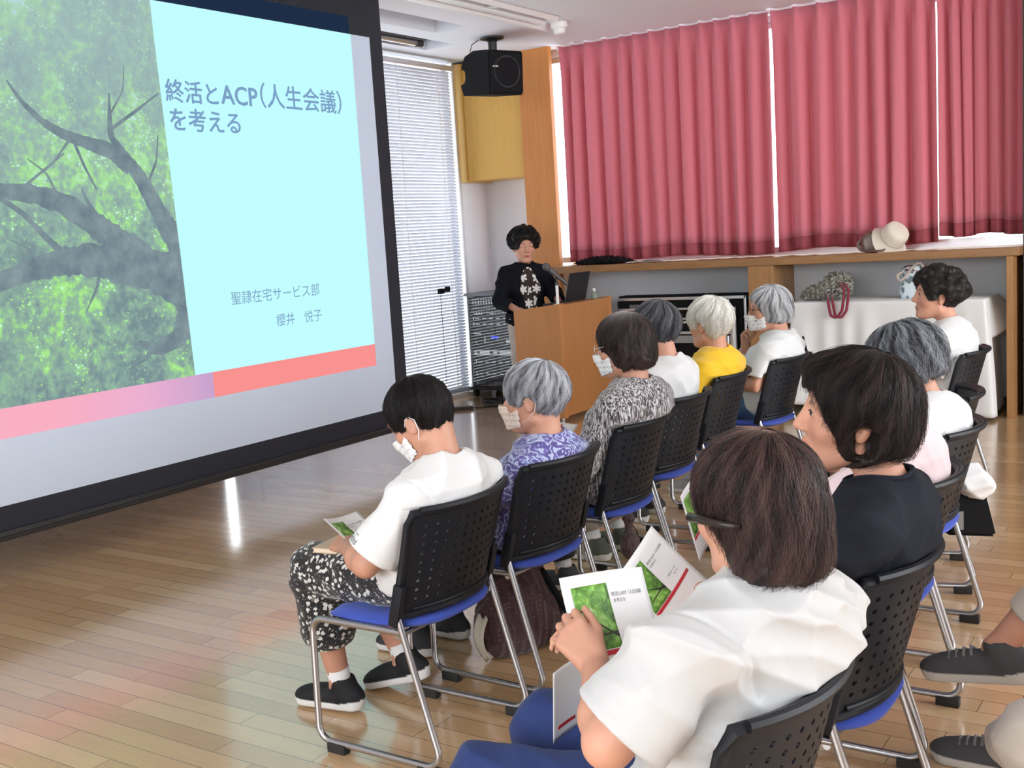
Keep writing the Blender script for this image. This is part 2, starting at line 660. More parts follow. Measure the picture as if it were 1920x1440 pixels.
def curtain(name, label, x0, x1, zb, nple, seed, y=8.93):
    rs = np.random.default_rng(seed)
    t = thing(name, label, 'curtain', ((x0 + x1) / 2, y, zb), 0, 'red window curtains')
    cx = (x0 + x1) / 2
    ph = np.cumsum(np.r_[0, 0.75 + 0.5 * rs.random(nple)])
    ph = ph / ph[-1]
    amp = 0.6 + 0.8 * rs.random(nple + 1)
    drift = (rs.random(nple + 1) - 0.5) * 0.05
    H = 3.185 - zb
    nu = nple * 14 + 1
    nv = 26

    def fold(s, v):
        # s along the width, v from hem (0) to heading (1)
        i = min(np.searchsorted(ph, s, side='right') - 1, nple - 1)
        f = (s - ph[i]) / (ph[i + 1] - ph[i])
        a = amp[i] * (1 - f) + amp[i + 1] * f
        # pinched pleat near the heading, rounded folds below
        pin = max(0.0, (v - 0.86) / 0.14)
        body = math.cos(2 * PI * f)
        sharp = math.exp(-((min(f, 1 - f)) / 0.10) ** 2)
        body = math.copysign(abs(body) ** 0.75, body)
        d = a * 0.046 * body * (1 - pin) * (0.75 + 0.25 * (1 - v)) + pin * 0.06 * sharp
        d += 0.012 * math.sin(2 * PI * f * 2 + seed + i) * (1 - v) * (1 - pin)
        dx = (drift[i] * (1 - f) + drift[i + 1] * f) * (1 - v) * (0 if s < 0.02 or s > 0.98 else 1)
        dx += 0.012 * math.sin(2 * PI * f) * (1 - pin)
        return dx, d

    def surf(v0, v1):
        def fn(u, w):
            v = v0 + (v1 - v0) * w
            dx, d = fold(min(max(u, 0), 0.99999), v)
            zbot = 0.012 * math.sin(u * 9 + seed)
            return (x0 - cx + (x1 - x0) * u + dx, -d, v * H + zbot * (1 - v))
        return fn
    MB().slab(surf(0.055, 1.0), nu, nv, 0.003).build('fabric', M_curtain, t, smooth=True)
    MB().slab(surf(0.0, 0.0555), nu, 4, 0.006).build('hem', M_hem, t, smooth=True)
    return t


curtain('curtain', 'red pleated curtain at the left, next to the wooden column', -5.235, -3.285, 1.262, 13, 3)
curtain('curtain', 'red pleated curtain in the middle, right of the narrow bright gap', -3.262, -2.005, 1.275, 8, 5)
curtain('curtain', 'dimmer red curtain at the far right end of the ledge', -1.99, -1.39, 1.325, 6, 9, 8.93)
structure('trim_curtain_rail', MB().box((-5.30, 8.95, 3.17), (-1.385, 9.0, ZC)), M_white)

# ------------------------------------------------------------------ projection screen
XS = -5.02
M_scrwhite = mat('screen_white', (0.60, 0.69, 0.84), 0.8)
M_scrblack = mat('screen_black', (0.013, 0.016, 0.026), 0.7)
ps = thing('projection_screen', 'large hanging projection screen with black border showing a slide with a tree photo', 'projection screen', (XS, 3.6, 0.0))
Y0 = 3.6
MB().box((-0.012, 1.1 - Y0, 0.26), (-0.002, 6.135 - Y0, 3.195)).build('border', M_scrblack, ps)
MB().box((-0.002, 1.3 - Y0, 0.385), (0.0, 6.005 - Y0, 2.918)).build('surface', M_scrwhite, ps)
MB().box((-0.03, 1.08 - Y0, 0.215), (0.012, 6.15 - Y0, 0.265), 0.008).tube([(-0.01, 1.08 - Y0, 0.245), (-0.01, 6.15 - Y0, 0.245)], 0.024, 12).build('bottom_bar', M_blackpl, ps)


def emit_mat(name, c, s=1.0):
    m = bpy.data.materials.new(name)
    m.use_nodes = True
    t = m.node_tree
    t.nodes.clear()
    o = t.nodes.new('ShaderNodeOutputMaterial')
    e = t.nodes.new('ShaderNodeEmission')
    e.inputs[0].default_value = (*c, 1)
    e.inputs[1].default_value = s
    t.links.new(e.outputs[0], o.inputs[0])
    return m, e


def lin(r, g, b):
    f = lambda v: (v / 255 / 12.92) if v / 255 <= 0.04045 else ((v / 255 + 0.055) / 1.055) ** 2.4
    return (f(r), f(g), f(b))


def yz_panel(x, y0, y1, z0, z1, th=0.0004):
    return MB().box((x, y0 - Y0, z0), (x + th, y1 - Y0, z1))


SL_Y1 = 5.815
m_cyan, _ = emit_mat('slide_cyan', lin(194, 253, 255), 1.0)
yz_panel(0.0004, 4.19, SL_Y1, 0.853, 2.918).build('slide_page', m_cyan, ps)
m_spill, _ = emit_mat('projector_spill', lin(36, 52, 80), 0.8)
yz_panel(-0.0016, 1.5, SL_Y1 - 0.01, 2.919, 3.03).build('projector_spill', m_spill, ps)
# slide photo of a tree seen from below
m_tree, em = emit_mat('slide_tree_photo', (0.3, 0.5, 0.3), 1.0)
g = NT(m_tree)
co = g.coord()
big = g.noise(co, 1.7, 3, 0.5)
mid = g.noise(co, 6.5, 5, 0.62, 0.4)
leaf = g.voronoi(g.mapping(co, (1, 1, 1)), 30)
leaf2 = g.noise(co, 26, 4, 0.7)
sepz = g.n('SeparateXYZ')
g.link(co, sepz.inputs[0])
f = g.math('ADD', g.math('MULTIPLY', mid.outputs['Fac'], 0.62), g.math('MULTIPLY', leaf2.outputs['Fac'], 0.38))
f = g.math('ADD', f, g.math('MULTIPLY', g.math('SUBTRACT', big.outputs['Fac'], 0.5), 0.7))
f = g.math('ADD', f, g.math('MULTIPLY', g.math('SUBTRACT', leaf.outputs['Distance'], 0.4), 0.10))
dots = g.voronoi(g.mapping(co, (1, 1, 1.2)), 44)
dmask = g.math('GREATER_THAN', g.noise(co, 5.5, 3, .6).outputs['Fac'], 0.535)
f = g.math('ADD', f, g.math('MULTIPLY', g.math('MULTIPLY', g.math('LESS_THAN', dots.outputs['Distance'], 0.30), dmask), 0.14))
cdark = g.ramp(f, [(0.36, lin(122, 146, 150)), (0.46, lin(140, 170, 160)), (0.54, lin(150, 192, 160)), (0.60, lin(164, 228, 138)), (0.66, lin(178, 246, 150)), (0.71, lin(208, 252, 248))])
veil = g.math('MULTIPLY', g.math('SUBTRACT', sepz.outputs[2], 1.50), 0.56)
veil = g.math('MINIMUM', g.math('MAXIMUM', veil, 0.0), 0.66)
g.link(g.mix(veil, cdark, lin(168, 194, 196)), em.inputs[0])
mb = MB()
mb.prism([(1.69 - Y0, 2.918), (4.185 - Y0, 2.918), (4.243 - Y0, 0.853), (1.69 - Y0, 0.853)], 0.0006, 0.001, 'x')
mb.build('slide_photo', m_tree, ps)

m_br, em = emit_mat('slide_branch', lin(112, 130, 140), 1.0)
g = NT(m_br)
nz = g.noise(g.coord(), 9, 4, 0.6)
g.link(g.ramp(nz.outputs['Fac'], [(0.3, lin(108, 126, 138)), (0.7, lin(140, 160, 164))]), em.inputs[0])


def strip(mb, pts, w0, w1, x):
    # a limb in the slide photo: ragged tapering ribbon
    P = np.array(pts, float)
    t = np.linspace(0, 1, len(P))
    tt = np.linspace(0, 1, len(P) * 7)
    Q = np.c_[np.interp(tt, t, P[:, 0]), np.interp(tt, t, P[:, 1])]
    for _ in range(3):
        Q[1:-1] = (Q[:-2] + Q[1:-1] * 2 + Q[2:]) / 4
    d = np.gradient(Q, axis=0)
    d /= np.linalg.norm(d, axis=1, keepdims=True)
    n = np.c_[-d[:, 1], d[:, 0]]
    w = np.interp(tt, [0, 1], [w0, w1]) * (0.9 + 0.25 * RNG.random(len(tt)))
    A, B = Q + n * w[:, None] / 2, Q - n * w[:, None] / 2
    ok = A[:, 0] < 4.24 - (np.clip(A[:, 1], 0.8, 3) - 0.85) * 0.028
    lim = 4.24 - (np.clip(Q[:, 1], 0.8, 3) - 0.85) * 0.028
    A[:, 0] = np.minimum(A[:, 0], lim)
    B[:, 0] = np.minimum(B[:, 0], lim)
    vs = [(x, a[0] - Y0, a[1]) for a in A] + [(x, b[0] - Y0, b[1]) for b in B]
    k = len(A)
    mb._faces(vs, [(i, i + 1, k + i + 1, k + i) for i in range(k - 1)])


mb = MB()
strip(mb, [(4.3, 1.30), (4.23, 1.34), (4.07, 1.42), (3.94, 1.55), (3.83, 1.62), (3.7, 1.71), (3.52, 1.83), (3.35, 1.88), (3.1, 1.90), (2.8, 1.95)], 0.24, 0.05, 0.0014)
strip(mb, [(4.3, 1.44), (4.22, 1.43), (4.07, 1.45), (3.87, 1.49), (3.67, 1.54), (3.48, 1.54), (3.3, 1.51), (3.12, 1.46), (2.8, 1.35)], 0.28, 0.055, 0.0016)
strip(mb, [(4.24, 1.52), (4.2, 1.61), (4.11, 1.77), (4.0, 1.97), (3.91, 2.08), (3.84, 2.18), (3.86, 2.40)], 0.16, 0.012, 0.0018)
strip(mb, [(3.95, 2.02), (3.84, 2.10), (3.72, 2.13), (3.57, 2.17), (3.45, 2.23), (3.35, 2.32), (3.28, 2.42)], 0.10, 0.008, 0.0020)
strip(mb, [(3.88, 1.58), (3.83, 1.62), (3.73, 1.72), (3.66, 1.83), (3.63, 1.91)], 0.07, 0.008, 0.0022)
strip(mb, [(3.55, 1.56), (3.46, 1.60), (3.38, 1.68), (3.28, 1.79), (3.12, 1.89)], 0.045, 0.02, 0.0024)
strip(mb, [(4.24, 1.36), (4.24, 1.2), (4.16, 1.08), (4.0, 1.03), (3.88, 1.08)], 0.20, 0.03, 0.0026)
strip(mb, [(3.86, 2.22), (4.04, 2.33), (4.18, 2.42)], 0.02, 0.01, 0.0028)
strip(mb, [(3.26, 1.88), (3.36, 1.95), (3.55, 2.08)], 0.018, 0.01, 0.0030)
strip(mb, [(3.6, 2.18), (3.66, 2.02), (3.72, 1.9)], 0.02, 0.01, 0.0032)
for q_, w_ in (([(4.04, 1.92), (4.12, 2.05), (4.15, 2.2)], .02), ([(3.6, 2.16), (3.5, 2.05), (3.42, 1.98)], .016), ([(3.7, 1.53), (3.66, 1.4), (3.58, 1.28)], .03), ([(3.35, 1.52), (3.28, 1.62), (3.2, 1.66)], .016), ([(3.5, 1.84), (3.44, 1.98), (3.34, 2.05)], .018), ([(4.0, 1.06), (3.9, .98), (3.8, .95)], .03), ([(3.86, 2.30), (3.95, 2.42), (3.97, 2.55)], .012)):
    strip(mb, q_, w_, .005, 0.0033)
mb.build('slide_branches', m_br, ps)
# red band along the foot of the slide
m_red, _ = emit_mat('slide_red', lin(255, 150, 148), 0.95)
mb = yz_panel(0.0008, 4.37, SL_Y1, 0.708, 0.855)
mb.build('slide_red_band', m_red, ps)
m_pink, em = emit_mat('slide_pink', lin(250, 180, 205), 0.95)
g = NT(m_pink)
s3 = g.n('SeparateXYZ')
g.link(g.coord(), s3.inputs[0])
g.link(g.ramp(g.math('ADD', s3.outputs[1], 0.25), [(0.0, lin(255, 180, 200)), (0.55, lin(240, 180, 215)), (1.0, lin(206, 168, 212))]), em.inputs[0])
yz_panel(0.0010, 1.69, 4.37, 0.708, 0.855).build('slide_pink_band', m_pink, ps)
m_txt, _ = emit_mat('slide_text', lin(128, 166, 205), 0.95)
RT = Matrix(((0, 0, 1, 0), (1, 0, 0, 0), (0, 1, 0, 0), (0, 0, 0, 1)))


def slide_text(body, y, z, width, bold=0.0, size=0.16):
    """one line of the slide; bold lines are struck twice, a hair apart"""
    base = text_mesh(body, size, 0)
    xs = np.array([v.co.x for v in base.vertices])
    k = width / (xs.max() - xs.min())
    me = bpy.data.meshes.new('slide_text')
    bm = bmesh.new()
    offs = [(0, 0)] if bold == 0 else [(-bold, 0), (bold, 0), (0, -bold * 0.7), (0, bold * 0.7)]
    for i, (dx, dz) in enumerate(offs):
        tmp = base.copy()
        tmp.transform(Matrix.Translation((0.0035 + 0.0002 * i, y - Y0 + dx, z + dz)) @ RT @ Matrix.Diagonal((k, max(k, 0.9) if abs(k - 1) < 0.6 else k, 1, 1)) @ Matrix.Translation((-xs.min(), 0, 0)))
        bm.from_mesh(tmp)
    bm.to_mesh(me)
    bm.free()
    return link_mesh('slide_text', me, m_txt, ps)


slide_text('終活と', 4.232, 2.392, 0.375, 0.0028, 0.145)
slide_text('ACP', 4.632, 2.395, 0.285, 0.0035, 0.165)
slide_text('（人生会議）', 4.945, 2.405, 0.72, 0.0022, 0.135)
slide_text('を考える', 4.245, 2.235, 0.515, 0.0028, 0.135)
slide_text('聖隷在宅サービス部', 4.562, 1.235, 0.75, 0.0, 0.085)
slide_text('櫻井　悦子', 4.91, 1.072, 0.405, 0.0, 0.082)

# ------------------------------------------------------------------ stacking chairs
M_blue = mat('blue_seat_fabric', (0.045, 0.09, 0.50), 0.75, sheen=0.1)
g = NT(M_blue)
nz = g.noise(g.mapping(g.coord(), (1, 1, 1)), 420, 2)
g.base(g.mix(nz.outputs['Fac'], (0.035, 0.075, 0.46), (0.06, 0.12, 0.62)))
g.bump(nz.outputs['Fac'], 0.3, 0.001)
M_back = mat('chair_back_plastic', (0.010, 0.0115, 0.016), 0.45, spec=0.28)
g = NT(M_back)
nz = g.noise(g.coord(), 500, 2)
g.bump(nz.outputs['Fac'], 0.15, 0.0006)
M_sole = mat('rubber_foot', (0.02, 0.02, 0.02), 0.8)


def back_pt(u, v, off=0.0):
    """u -1..1 across the back, v 0..1 upwards; off = offset towards the rear"""
    x = u * (0.228 + 0.008 * v)
    y = -0.172 - 0.092 * v + 0.085 * abs(u) ** 2.2 - off
    z = 0.455 + 0.325 * v + 0.004 * (1 - u * u) * (v - 0.5)
    return (x, y, z)


def chair_meshes():
    out = {}
    # perforated shell
    mb = MB()
    nx, ny = 12, 9
    th = 0.005
    for i in range(-1, nx + 1):
        for j in range(-1, ny + 1):
            u0 = -0.86 + 1.72 * i / nx if i >= 0 else -0.97
            u1 = -0.86 + 1.72 * (i + 1) / nx if i < nx else 0.97
            v0 = 0.13 + 0.76 * j / ny if j >= 0 else 0.03
            v1 = 0.13 + 0.76 * (j + 1) / ny if j < ny else 0.985
            solid = i < 0 or i >= nx or j < 0 or j >= ny
            cu, cv = (u0 + u1) / 2, (v0 + v1) / 2
            rows = []
            for off in (0.0, th):
                sq = [(u0, v0), (cu, v0), (u1, v0), (u1, cv), (u1, v1), (cu, v1), (u0, v1), (u0, cv)]
                ho = []
                for k in range(8):
                    an = -3 * PI / 4 + k * PI / 4
                    ho.append((cu + 0.0255 * math.cos(an), cv + 0.0178 * math.sin(an)))
                rows.append(([back_pt(a, b, off) for a, b in sq], [back_pt(a, b, off) for a, b in ho]))
            if solid:
                mb._faces(rows[0][0], [tuple(range(8))])
                mb._faces(rows[1][0], [tuple(range(8))[::-1]])
                continue
            vs = rows[0][0] + rows[0][1] + rows[1][0] + rows[1][1]
            fs = []
            for k in range(8):
                q = (k + 1) % 8
                fs.append((k, q, 8 + q, 8 + k))
                fs.append((16 + q, 16 + k, 24 + k, 24 + q))
                fs.append((8 + k, 8 + q, 24 + q, 24 + k))
            mb._faces(vs, fs)
    bmesh.ops.remove_doubles(mb.bm, verts=mb.bm.verts[:], dist=1e-5)
    out['backrest'] = (mb, M_back)
    # rim round the shell, heavier at the sides and along the top
    mb = MB()
    pts = []
    N = 14
    for k in range(N + 1):
        pts.append(back_pt(-0.95 + 1.9 * k / N, 0.985, 0.003))
    for k in range(1, 10):
        pts.append(back_pt(0.985 - 0.01 * math.sin(k / 10 * PI), 0.97 - 0.95 * k / 10, 0.002))
    for k in range(N + 1):
        s = 0.95 - 1.9 * k / N
        pts.append(back_pt(s, 0.02 + 0.03 * (1 - s * s), 0.003))
    for k in range(1, 10):
        pts.append(back_pt(-0.985 + 0.01 * math.sin(k / 10 * PI), 0.02 + 0.95 * k / 10, 0.002))
    mb.tube(pts, 0.0125, 10, closed=True)
    lip = [back_pt(-0.9 + 1.8 * k / 16, 1.005, 0.012) for k in range(17)]
    mb.tube(lip, 0.011, 8)
    low = [back_pt(-0.82 + 1.64 * k / 16, 0.075 + 0.02 * (1 - (-0.82 + 1.64 * k / 16) ** 2), 0.007) for k in range(17)]
    mb.tube(low, 0.006, 8)
    out['back_rim'] = (mb, M_back)
    # seat pad
    mb = MB()
    NR, NA = 9, 48
    vs, fs = [], []

    def outl(an, r):
        c, s = math.cos(an), math.sin(an)
        e = 2 / 3.2
        x = 0.222 * math.copysign(abs(c) ** e, c) * r
        yy = math.copysign(abs(s) ** e, s) * r
        y = 0.02 + (0.225 if yy > 0 else 0.205) * yy
        x *= 1.0 - 0.06 * max(0, -yy)
        return x, y
    for layer in (0, 1):
        for i in range(NR):
            r = (i + 0.02) / (NR - 1 + 0.02)
            for k in range(NA):
                x, y = outl(2 * PI * k / NA, r if layer == 0 else r * 0.985)
                edge = max(0, (r - 0.86) / 0.14)
                top = 0.441 + 0.012 * (x / 0.22) ** 2 + 0.010 * max(0, -y / 0.2) ** 2 - 0.030 * max(0, (y - 0.12) / 0.12) ** 2
                z = top - 0.014 * edge ** 2.5 if layer == 0 else top - 0.036 + 0.012 * edge ** 2
                vs.append((x, y, z))
    for layer in (0, 1):
        o = layer * NR * NA
        for i in range(NR - 1):
            for k in range(NA):
                q = (k + 1) % NA
                f = (o + i * NA + k, o + (i + 1) * NA + k, o + (i + 1) * NA + q, o + i * NA + q)
                fs.append(f if layer == 0 else f[::-1])
        fs.append(tuple(o + k for k in range(NA)))
    for k in range(NA):
        q = (k + 1) % NA
        a = (NR - 1) * NA
        fs.append((a + k, NR * NA + a + k, NR * NA + a + q, a + q))
    mb._faces(vs, fs)
    out['seat'] = (mb, M_blue)
    for sname, s in (('l', -1), ('r', 1)):
        mb = MB()
        p = [(s * 0.222, -0.12, 0.418), (s * 0.226, 0.232, 0.418), (s * 0.229, 0.240, 0.030), (s * 0.229, -0.238, 0.030), (s * 0.228, -0.098, 0.505)]
        mb.tube(round_path(p, 0.045, 7), 0.0105, 12)
        out['leg_frame_' + sname] = (mb, M_metal)
        mb = MB()
        M = Matrix.Translation((s * 0.2285, -0.104, 0.468)) @ Matrix.Rotation(math.radians(15), 4, 'X')
        mb.box((-0.015, -0.018, -0.03), (0.015, 0.016, 0.10), 0.007, M)
        out['back_bracket_' + sname] = (mb, M_back)
    for nm, (x, y) in dict(a=(-0.229, 0.165), b=(-0.229, -0.185), c=(0.229, 0.165), d=(0.229, -0.185)).items():
        out['foot_pad_' + nm] = (MB().box((x - 0.015, y - 0.035, 0.0), (x + 0.015, y + 0.035, 0.03), 0.004), M_sole)
    out['crossbar_a'] = (MB().tube([(-0.225, 0.10, 0.405), (0.225, 0.10, 0.405)], 0.009, 8), M_metal)
    out['crossbar_b'] = (MB().tube([(-0.225, -0.10, 0.405), (0.225, -0.10, 0.405)], 0.009, 8), M_metal)
    return out


CHAIRS = {   # x, y of the chair centre, turn, label
    'A': (-2.13, 2.575, 0, 'nearest front-row chair, under the short-haired person in black floral trousers'),
    'B': (-2.14, 3.175, -2, 'front-row chair under the grey-haired woman in the purple paisley blouse'),
    'C': (-2.19, 3.86, 3, 'front-row chair under the woman in the black and white streaked top'),
    'D': (-2.29, 4.50, 0, 'front-row chair under the person with dark grey hair and plain white shirt'),
    'E': (-2.37, 5.19, 4, 'front-row chair under the person in the yellow shirt'),
    'F': (-2.31, 5.88, -2, 'far end front-row chair under the masked woman in white polo'),
    'G': (-0.82, 1.69, 0, 'chair at the bottom edge under the woman with the hair clip'),
    'H': (-0.84, 2.44, 0, 'second-row chair under the woman in the navy blue top'),
    'I': (-0.95, 3.22, 0, 'second-row chair under the person in the pale pink shirt'),
    'J': (-1.04, 3.99, 0, 'second-row chair under the grey-haired person in white, bags beneath it'),
    'K': (-1.18, 4.72, 14, 'empty turned chair between the grey-haired and the curly-haired person'),
    'M': (.02, 3.02, 0, 'chair just outside the right edge, under the person in beige trousers'),
    'L': (-1.43, 6.20, 0, 'chair by the white-clothed table under the curly-haired woman'),
}
ch_parts = chair_meshes()
proto = thing('stacking_chair', CHAIRS['A'][3], 'chair', (0, 0, 0), 0, 'black and blue stacking chairs')
for key, (mb, m) in ch_parts.items():
    nm = key.rsplit('_', 1)[0] if key.split('_')[-1] in 'abcdlr' else key
    mb.build(nm, m, proto, auto=35)
CHOBJ = {}
for i, (k, (x, y, rz, lab)) in enumerate(CHAIRS.items()):
    c = proto if i == 0 else copy_thing(proto)
    c.location = (x, y, 0)
    c.rotation_euler = (0, 0, PI / 2 + math.radians(rz))
    c['label'] = lab
    CHOBJ[k] = c

# ------------------------------------------------------------------ lectern and what stands on it
lc = thing('lectern', 'wooden lectern the woman in the black jacket speaks from', 'lectern', (-4.88, 8.115, 0))
mb = MB()
mb.prism([(0.22, 0.03), (0.22, 0.966), (-0.22, 0.917), (-0.22, 0.10), (-0.20, 0.03)], -0.435, -0.405, 'y')
mb.build('side_panel', M_lect, lc)
mb = MB()
mb.prism([(0.22, 0.03), (0.22, 0.966), (-0.22, 0.917), (-0.22, 0.10), (-0.20, 0.03)], 0.405, 0.435, 'y')
mb.build('side_panel', M_lect, lc)
MB().box((0.195, -0.405, 0.04), (0.215, 0.405, 0.955)).build('front_panel', M_lect, lc)
MB().box((0.213, -0.436, 0.03), (0.228, -0.385, 0.968), 0.003).build('corner_post', M_lectedge, lc)
MB().box((0.213, 0.385, 0.03), (0.228, 0.436, 0.968), 0.003).build('corner_post', M_lectedge, lc)
mb = MB()
mb.prism([(0.195, 0.935), (0.195, 0.955), (-0.215, 0.91), (-0.215, 0.89)], -0.405, 0.405, 'y')
mb.build('reading_top', M_lect, lc)
MB().box((-0.2, -0.405, 0.45), (0.19, 0.405, 0.468)).build('shelf', M_lect, lc)
for x, y in ((0.17, -0.38), (0.17, 0.38), (-0.17, -0.38), (-0.17, 0.38)):
    MB().lathe([(0, 0.0), (0.016, 0.002), (0.018, 0.02), (0.012, 0.032), (0, 0.032)], 12, Matrix.Translation((x, y, 0))).build('foot', M_alu, lc)

t = thing('laptop', 'black laptop standing open on the lectern', 'laptop', (-4.86, 8.14, 0.943))
M = Matrix.Rotation(math.radians(6.5), 4, 'Y').inverted()
MB().box((-0.14, -0.17, 0.002), (0.09, 0.17, 0.02), 0.004, M).build('keyboard_base', M_blackpl, t)
M2 = Matrix.Translation((0.085, 0, 0.027)) @ Matrix.Rotation(math.radians(14), 4, 'Y')
MB().box((0, -0.17, 0.0), (0.008, 0.17, 0.235), 0.003, M2).build('display_lid', M_blackpl, t)

t = thing('microphone_stand', 'white microphone stand on the front corner of the lectern', 'microphone stand', (-4.72, 7.765, 0.952))
MB().lathe([(0, 0), (0.035, 0.0), (0.035, 0.008), (0.012, 0.014), (0.0125, 0.165), (0.0, 0.17)], 16).build('pole', M_white, t)
MB().tube([(0, 0, 0.165), (-0.004, 0.004, 0.215), (0, 0.0, 0.235)], 0.009, 10).lathe([(0, 0.16), (0.016, 0.16), (0.016, 0.185), (0, 0.185)], 14).build('clip', M_blackpl, t)
M_mic = mat('microphone_grey', (0.10, 0.10, 0.105), 0.45, 0.3)
M_grille = mat('microphone_grille', (0.13, 0.13, 0.135), 0.6, 0.5)
d = Vector((0.50, 0.45, -0.62)).normalized()
t = thing('microphone', 'grey handheld microphone clipped on the white stand at the lectern', 'microphone', (-4.72, 7.765, 1.195))
Rq = d.to_track_quat('Z', 'Y').to_matrix().to_4x4()
MB().lathe([(0, -0.075), (0.021, -0.075), (0.017, 0.02), (0.015, 0.11), (0.013, 0.118), (0, 0.118)], 16, Rq).build('handle', M_mic, t, auto=40)
mb = MB().lathe([(0, -0.14), (0.018, -0.135), (0.029, -0.118), (0.031, -0.10), (0.024, -0.078), (0, -0.076)], 16, Rq)
mb.build('grille', M_grille, t, smooth=True)

t = thing('sanitizer_bottle', 'small clear bottle with pale cap on the lectern', 'bottle', (-4.735, 8.40, 0.953))
M_clear = mat('clear_green', (0.30, 0.38, 0.30), 0.15, alpha=0.75)
MB().lathe([(0, 0), (0.027, 0.0), (0.029, 0.01), (0.028, 0.045), (0.012, 0.06), (0.0, 0.06)], 18).build('bottle_body', M_clear, t, smooth=True)
MB().lathe([(0, 0.06), (0.012, 0.06), (0.013, 0.085), (0.008, 0.092), (0, 0.092)], 14).build('cap', M_white, t, smooth=True)

# ------------------------------------------------------------------ equipment rack
rk = thing('equipment_rack', 'black audio equipment rack with glass door in the corner behind the speaker', 'equipment rack', (-6.075, 8.96, 0.0))
RX, RY = -6.095, 8.95
mb = MB()
x0, x1 = -0.275, 0.275
mb.box((x0, -0.20, 0.10), (x0 + 0.025, 0.22, 0.985)).box((x1 - 0.025, -0.20, 0.10), (x1, 0.22, 0.985))
mb.box((x0, 0.20, 0.10), (x1, 0.22, 0.985)).box((x0, -0.2, 0.10), (x1, 0.22, 0.125))
mb.build('cabinet', M_blackpl, rk)
MB().box((x0 - 0.015, -0.235, 0.985), (x1 + 0.015, 0.235, 1.012), 0.004).build('top_panel', mat('rack_top_grey', (0.16, 0.17, 0.19), 0.5), rk)
MB().box((x0 - 0.02, -0.235, 0.075), (x1 + 0.02, 0.235, 0.10), 0.004).build('base_plate', M_blackpl, rk)
MB().box((x0, -0.222, 0.10), (x0 + 0.018, -0.20, 0.985), 0.003).build('door_stile', M_alu, rk)
for x, y in ((-0.24, -0.19), (0.24, -0.19), (-0.24, 0.19), (0.24, 0.19)):
    MB().lathe([(0, -0.014), (0.036, -0.014), (0.038, 0.0), (0.036, 0.014), (0, 0.014)], 16, Matrix.Translation((x, y, 0.038)) @ Matrix.Rotation(PI / 2, 4, 'Y')).build('caster', M_sole, rk)
M_unit = mat('rack_unit_dark', (0.008, 0.010, 0.014), 0.5, spec=0.25)
M_unit2 = mat('rack_unit_grey', (0.020, 0.024, 0.030), 0.5, spec=0.3)
M_silver = mat('rack_unit_silver', (0.48, 0.50, 0.50), 0.4, 0.6)
M_ind = mat('indicator_white', (0.75, 0.78, 0.80), 0.5)
M_bluelcd, _ = emit_mat('blue_display', lin(70, 90, 235), 1.0)
zf = lambda py: 1.016 - (py - 550) * 0.00521
units = [('mixer_unit', 558, 592, M_unit2), ('tuner_unit', 594, 603, M_unit), ('equalizer_unit', 604, 614, M_unit2), ('blank_panel', 615, 620, M_unit), ('player_unit', 621, 655, M_unit),
         ('recorder_unit', 657, 667, M_silver), ('amplifier_unit', 669, 690, M_unit), ('amplifier_unit', 691, 712, M_unit), ('power_unit', 716, 728, M_unit2)]
for nm, a, b, m in units:
    u = MB().box((x0 + 0.027, -0.185, zf(b)), (x1 - 0.027, 0.1, zf(a) - 0.002), 0.002).build(nm, m, rk)
    mb = MB()
    zc = (zf(a) + zf(b)) / 2
    h = zf(a) - zf(b)
    if nm == 'mixer_unit':
        for i in range(14):
            for j in range(4):
                mb.box((x0 + 0.06 + i * 0.031, -0.192, zf(b) + 0.02 + j * 0.042), (x0 + 0.068 + i * 0.031, -0.184, zf(b) + 0.03 + j * 0.042 + (0.02 if j == 2 else 0)))
        mb.box((x0 + 0.07, -0.19, zf(b) + 0.008), (x0 + 0.17, -0.184, zf(b) + 0.016)).box((x0 + 0.25, -0.19, zf(b) + 0.008), (x0 + 0.30, -0.184, zf(b) + 0.016))
        mb.build('control_knobs', M_ind, u)
    elif nm == 'player_unit':
        MB().box((x0 + 0.25, -0.189, zc + 0.01), (x0 + 0.33, -0.184, zc + 0.035)).build('display', M_bluelcd, u)
        mb.box((x0 + 0.05, -0.189, zc + 0.055), (x0 + 0.13, -0.184, zc + 0.065)).box((x0 + 0.06, -0.189, zc - 0.03), (x0 + 0.075, -0.184, zc - 0.02)).box((x0 + 0.42, -0.189, zc - 0.03), (x0 + 0.47, -0.184, zc - 0.0))
        mb.box((x0 + 0.17, -0.189, zc - 0.03), (x0 + 0.178, -0.184, zc + 0.03), 0, None)
        mb.build('control_keys', M_ind, u)
    elif nm == 'recorder_unit':
        mb.box((x0 + 0.07, -0.189, zc - 0.012), (x0 + 0.10, -0.184, zc + 0.012)).box((x0 + 0.22, -0.189, zc - 0.015), (x0 + 0.26, -0.184, zc + 0.012)).box((x0 + 0.31, -0.189, zc - 0.012), (x0 + 0.33, -0.184, zc + 0.012))
        mb.build('control_keys', M_unit, u)
    elif nm == 'blank_panel':
        mb.bm.free()
    else:
        for i in range(5):
            mb.box((x0 + 0.08 + i * 0.08, -0.189, zc - 0.004), (x0 + 0.12 + i * 0.08, -0.184, zc + 0.004))
        mb.box((x0 + 0.05, -0.189, zc - 0.012), (x0 + 0.06, -0.184, zc + 0.02))
        mb.build('indicator_row', M_ind, u)
MB().box((x0 + 0.02, -0.215, 0.11), (x1 - 0.005, -0.209, 0.98)).build('glass_door', M_glass, rk)

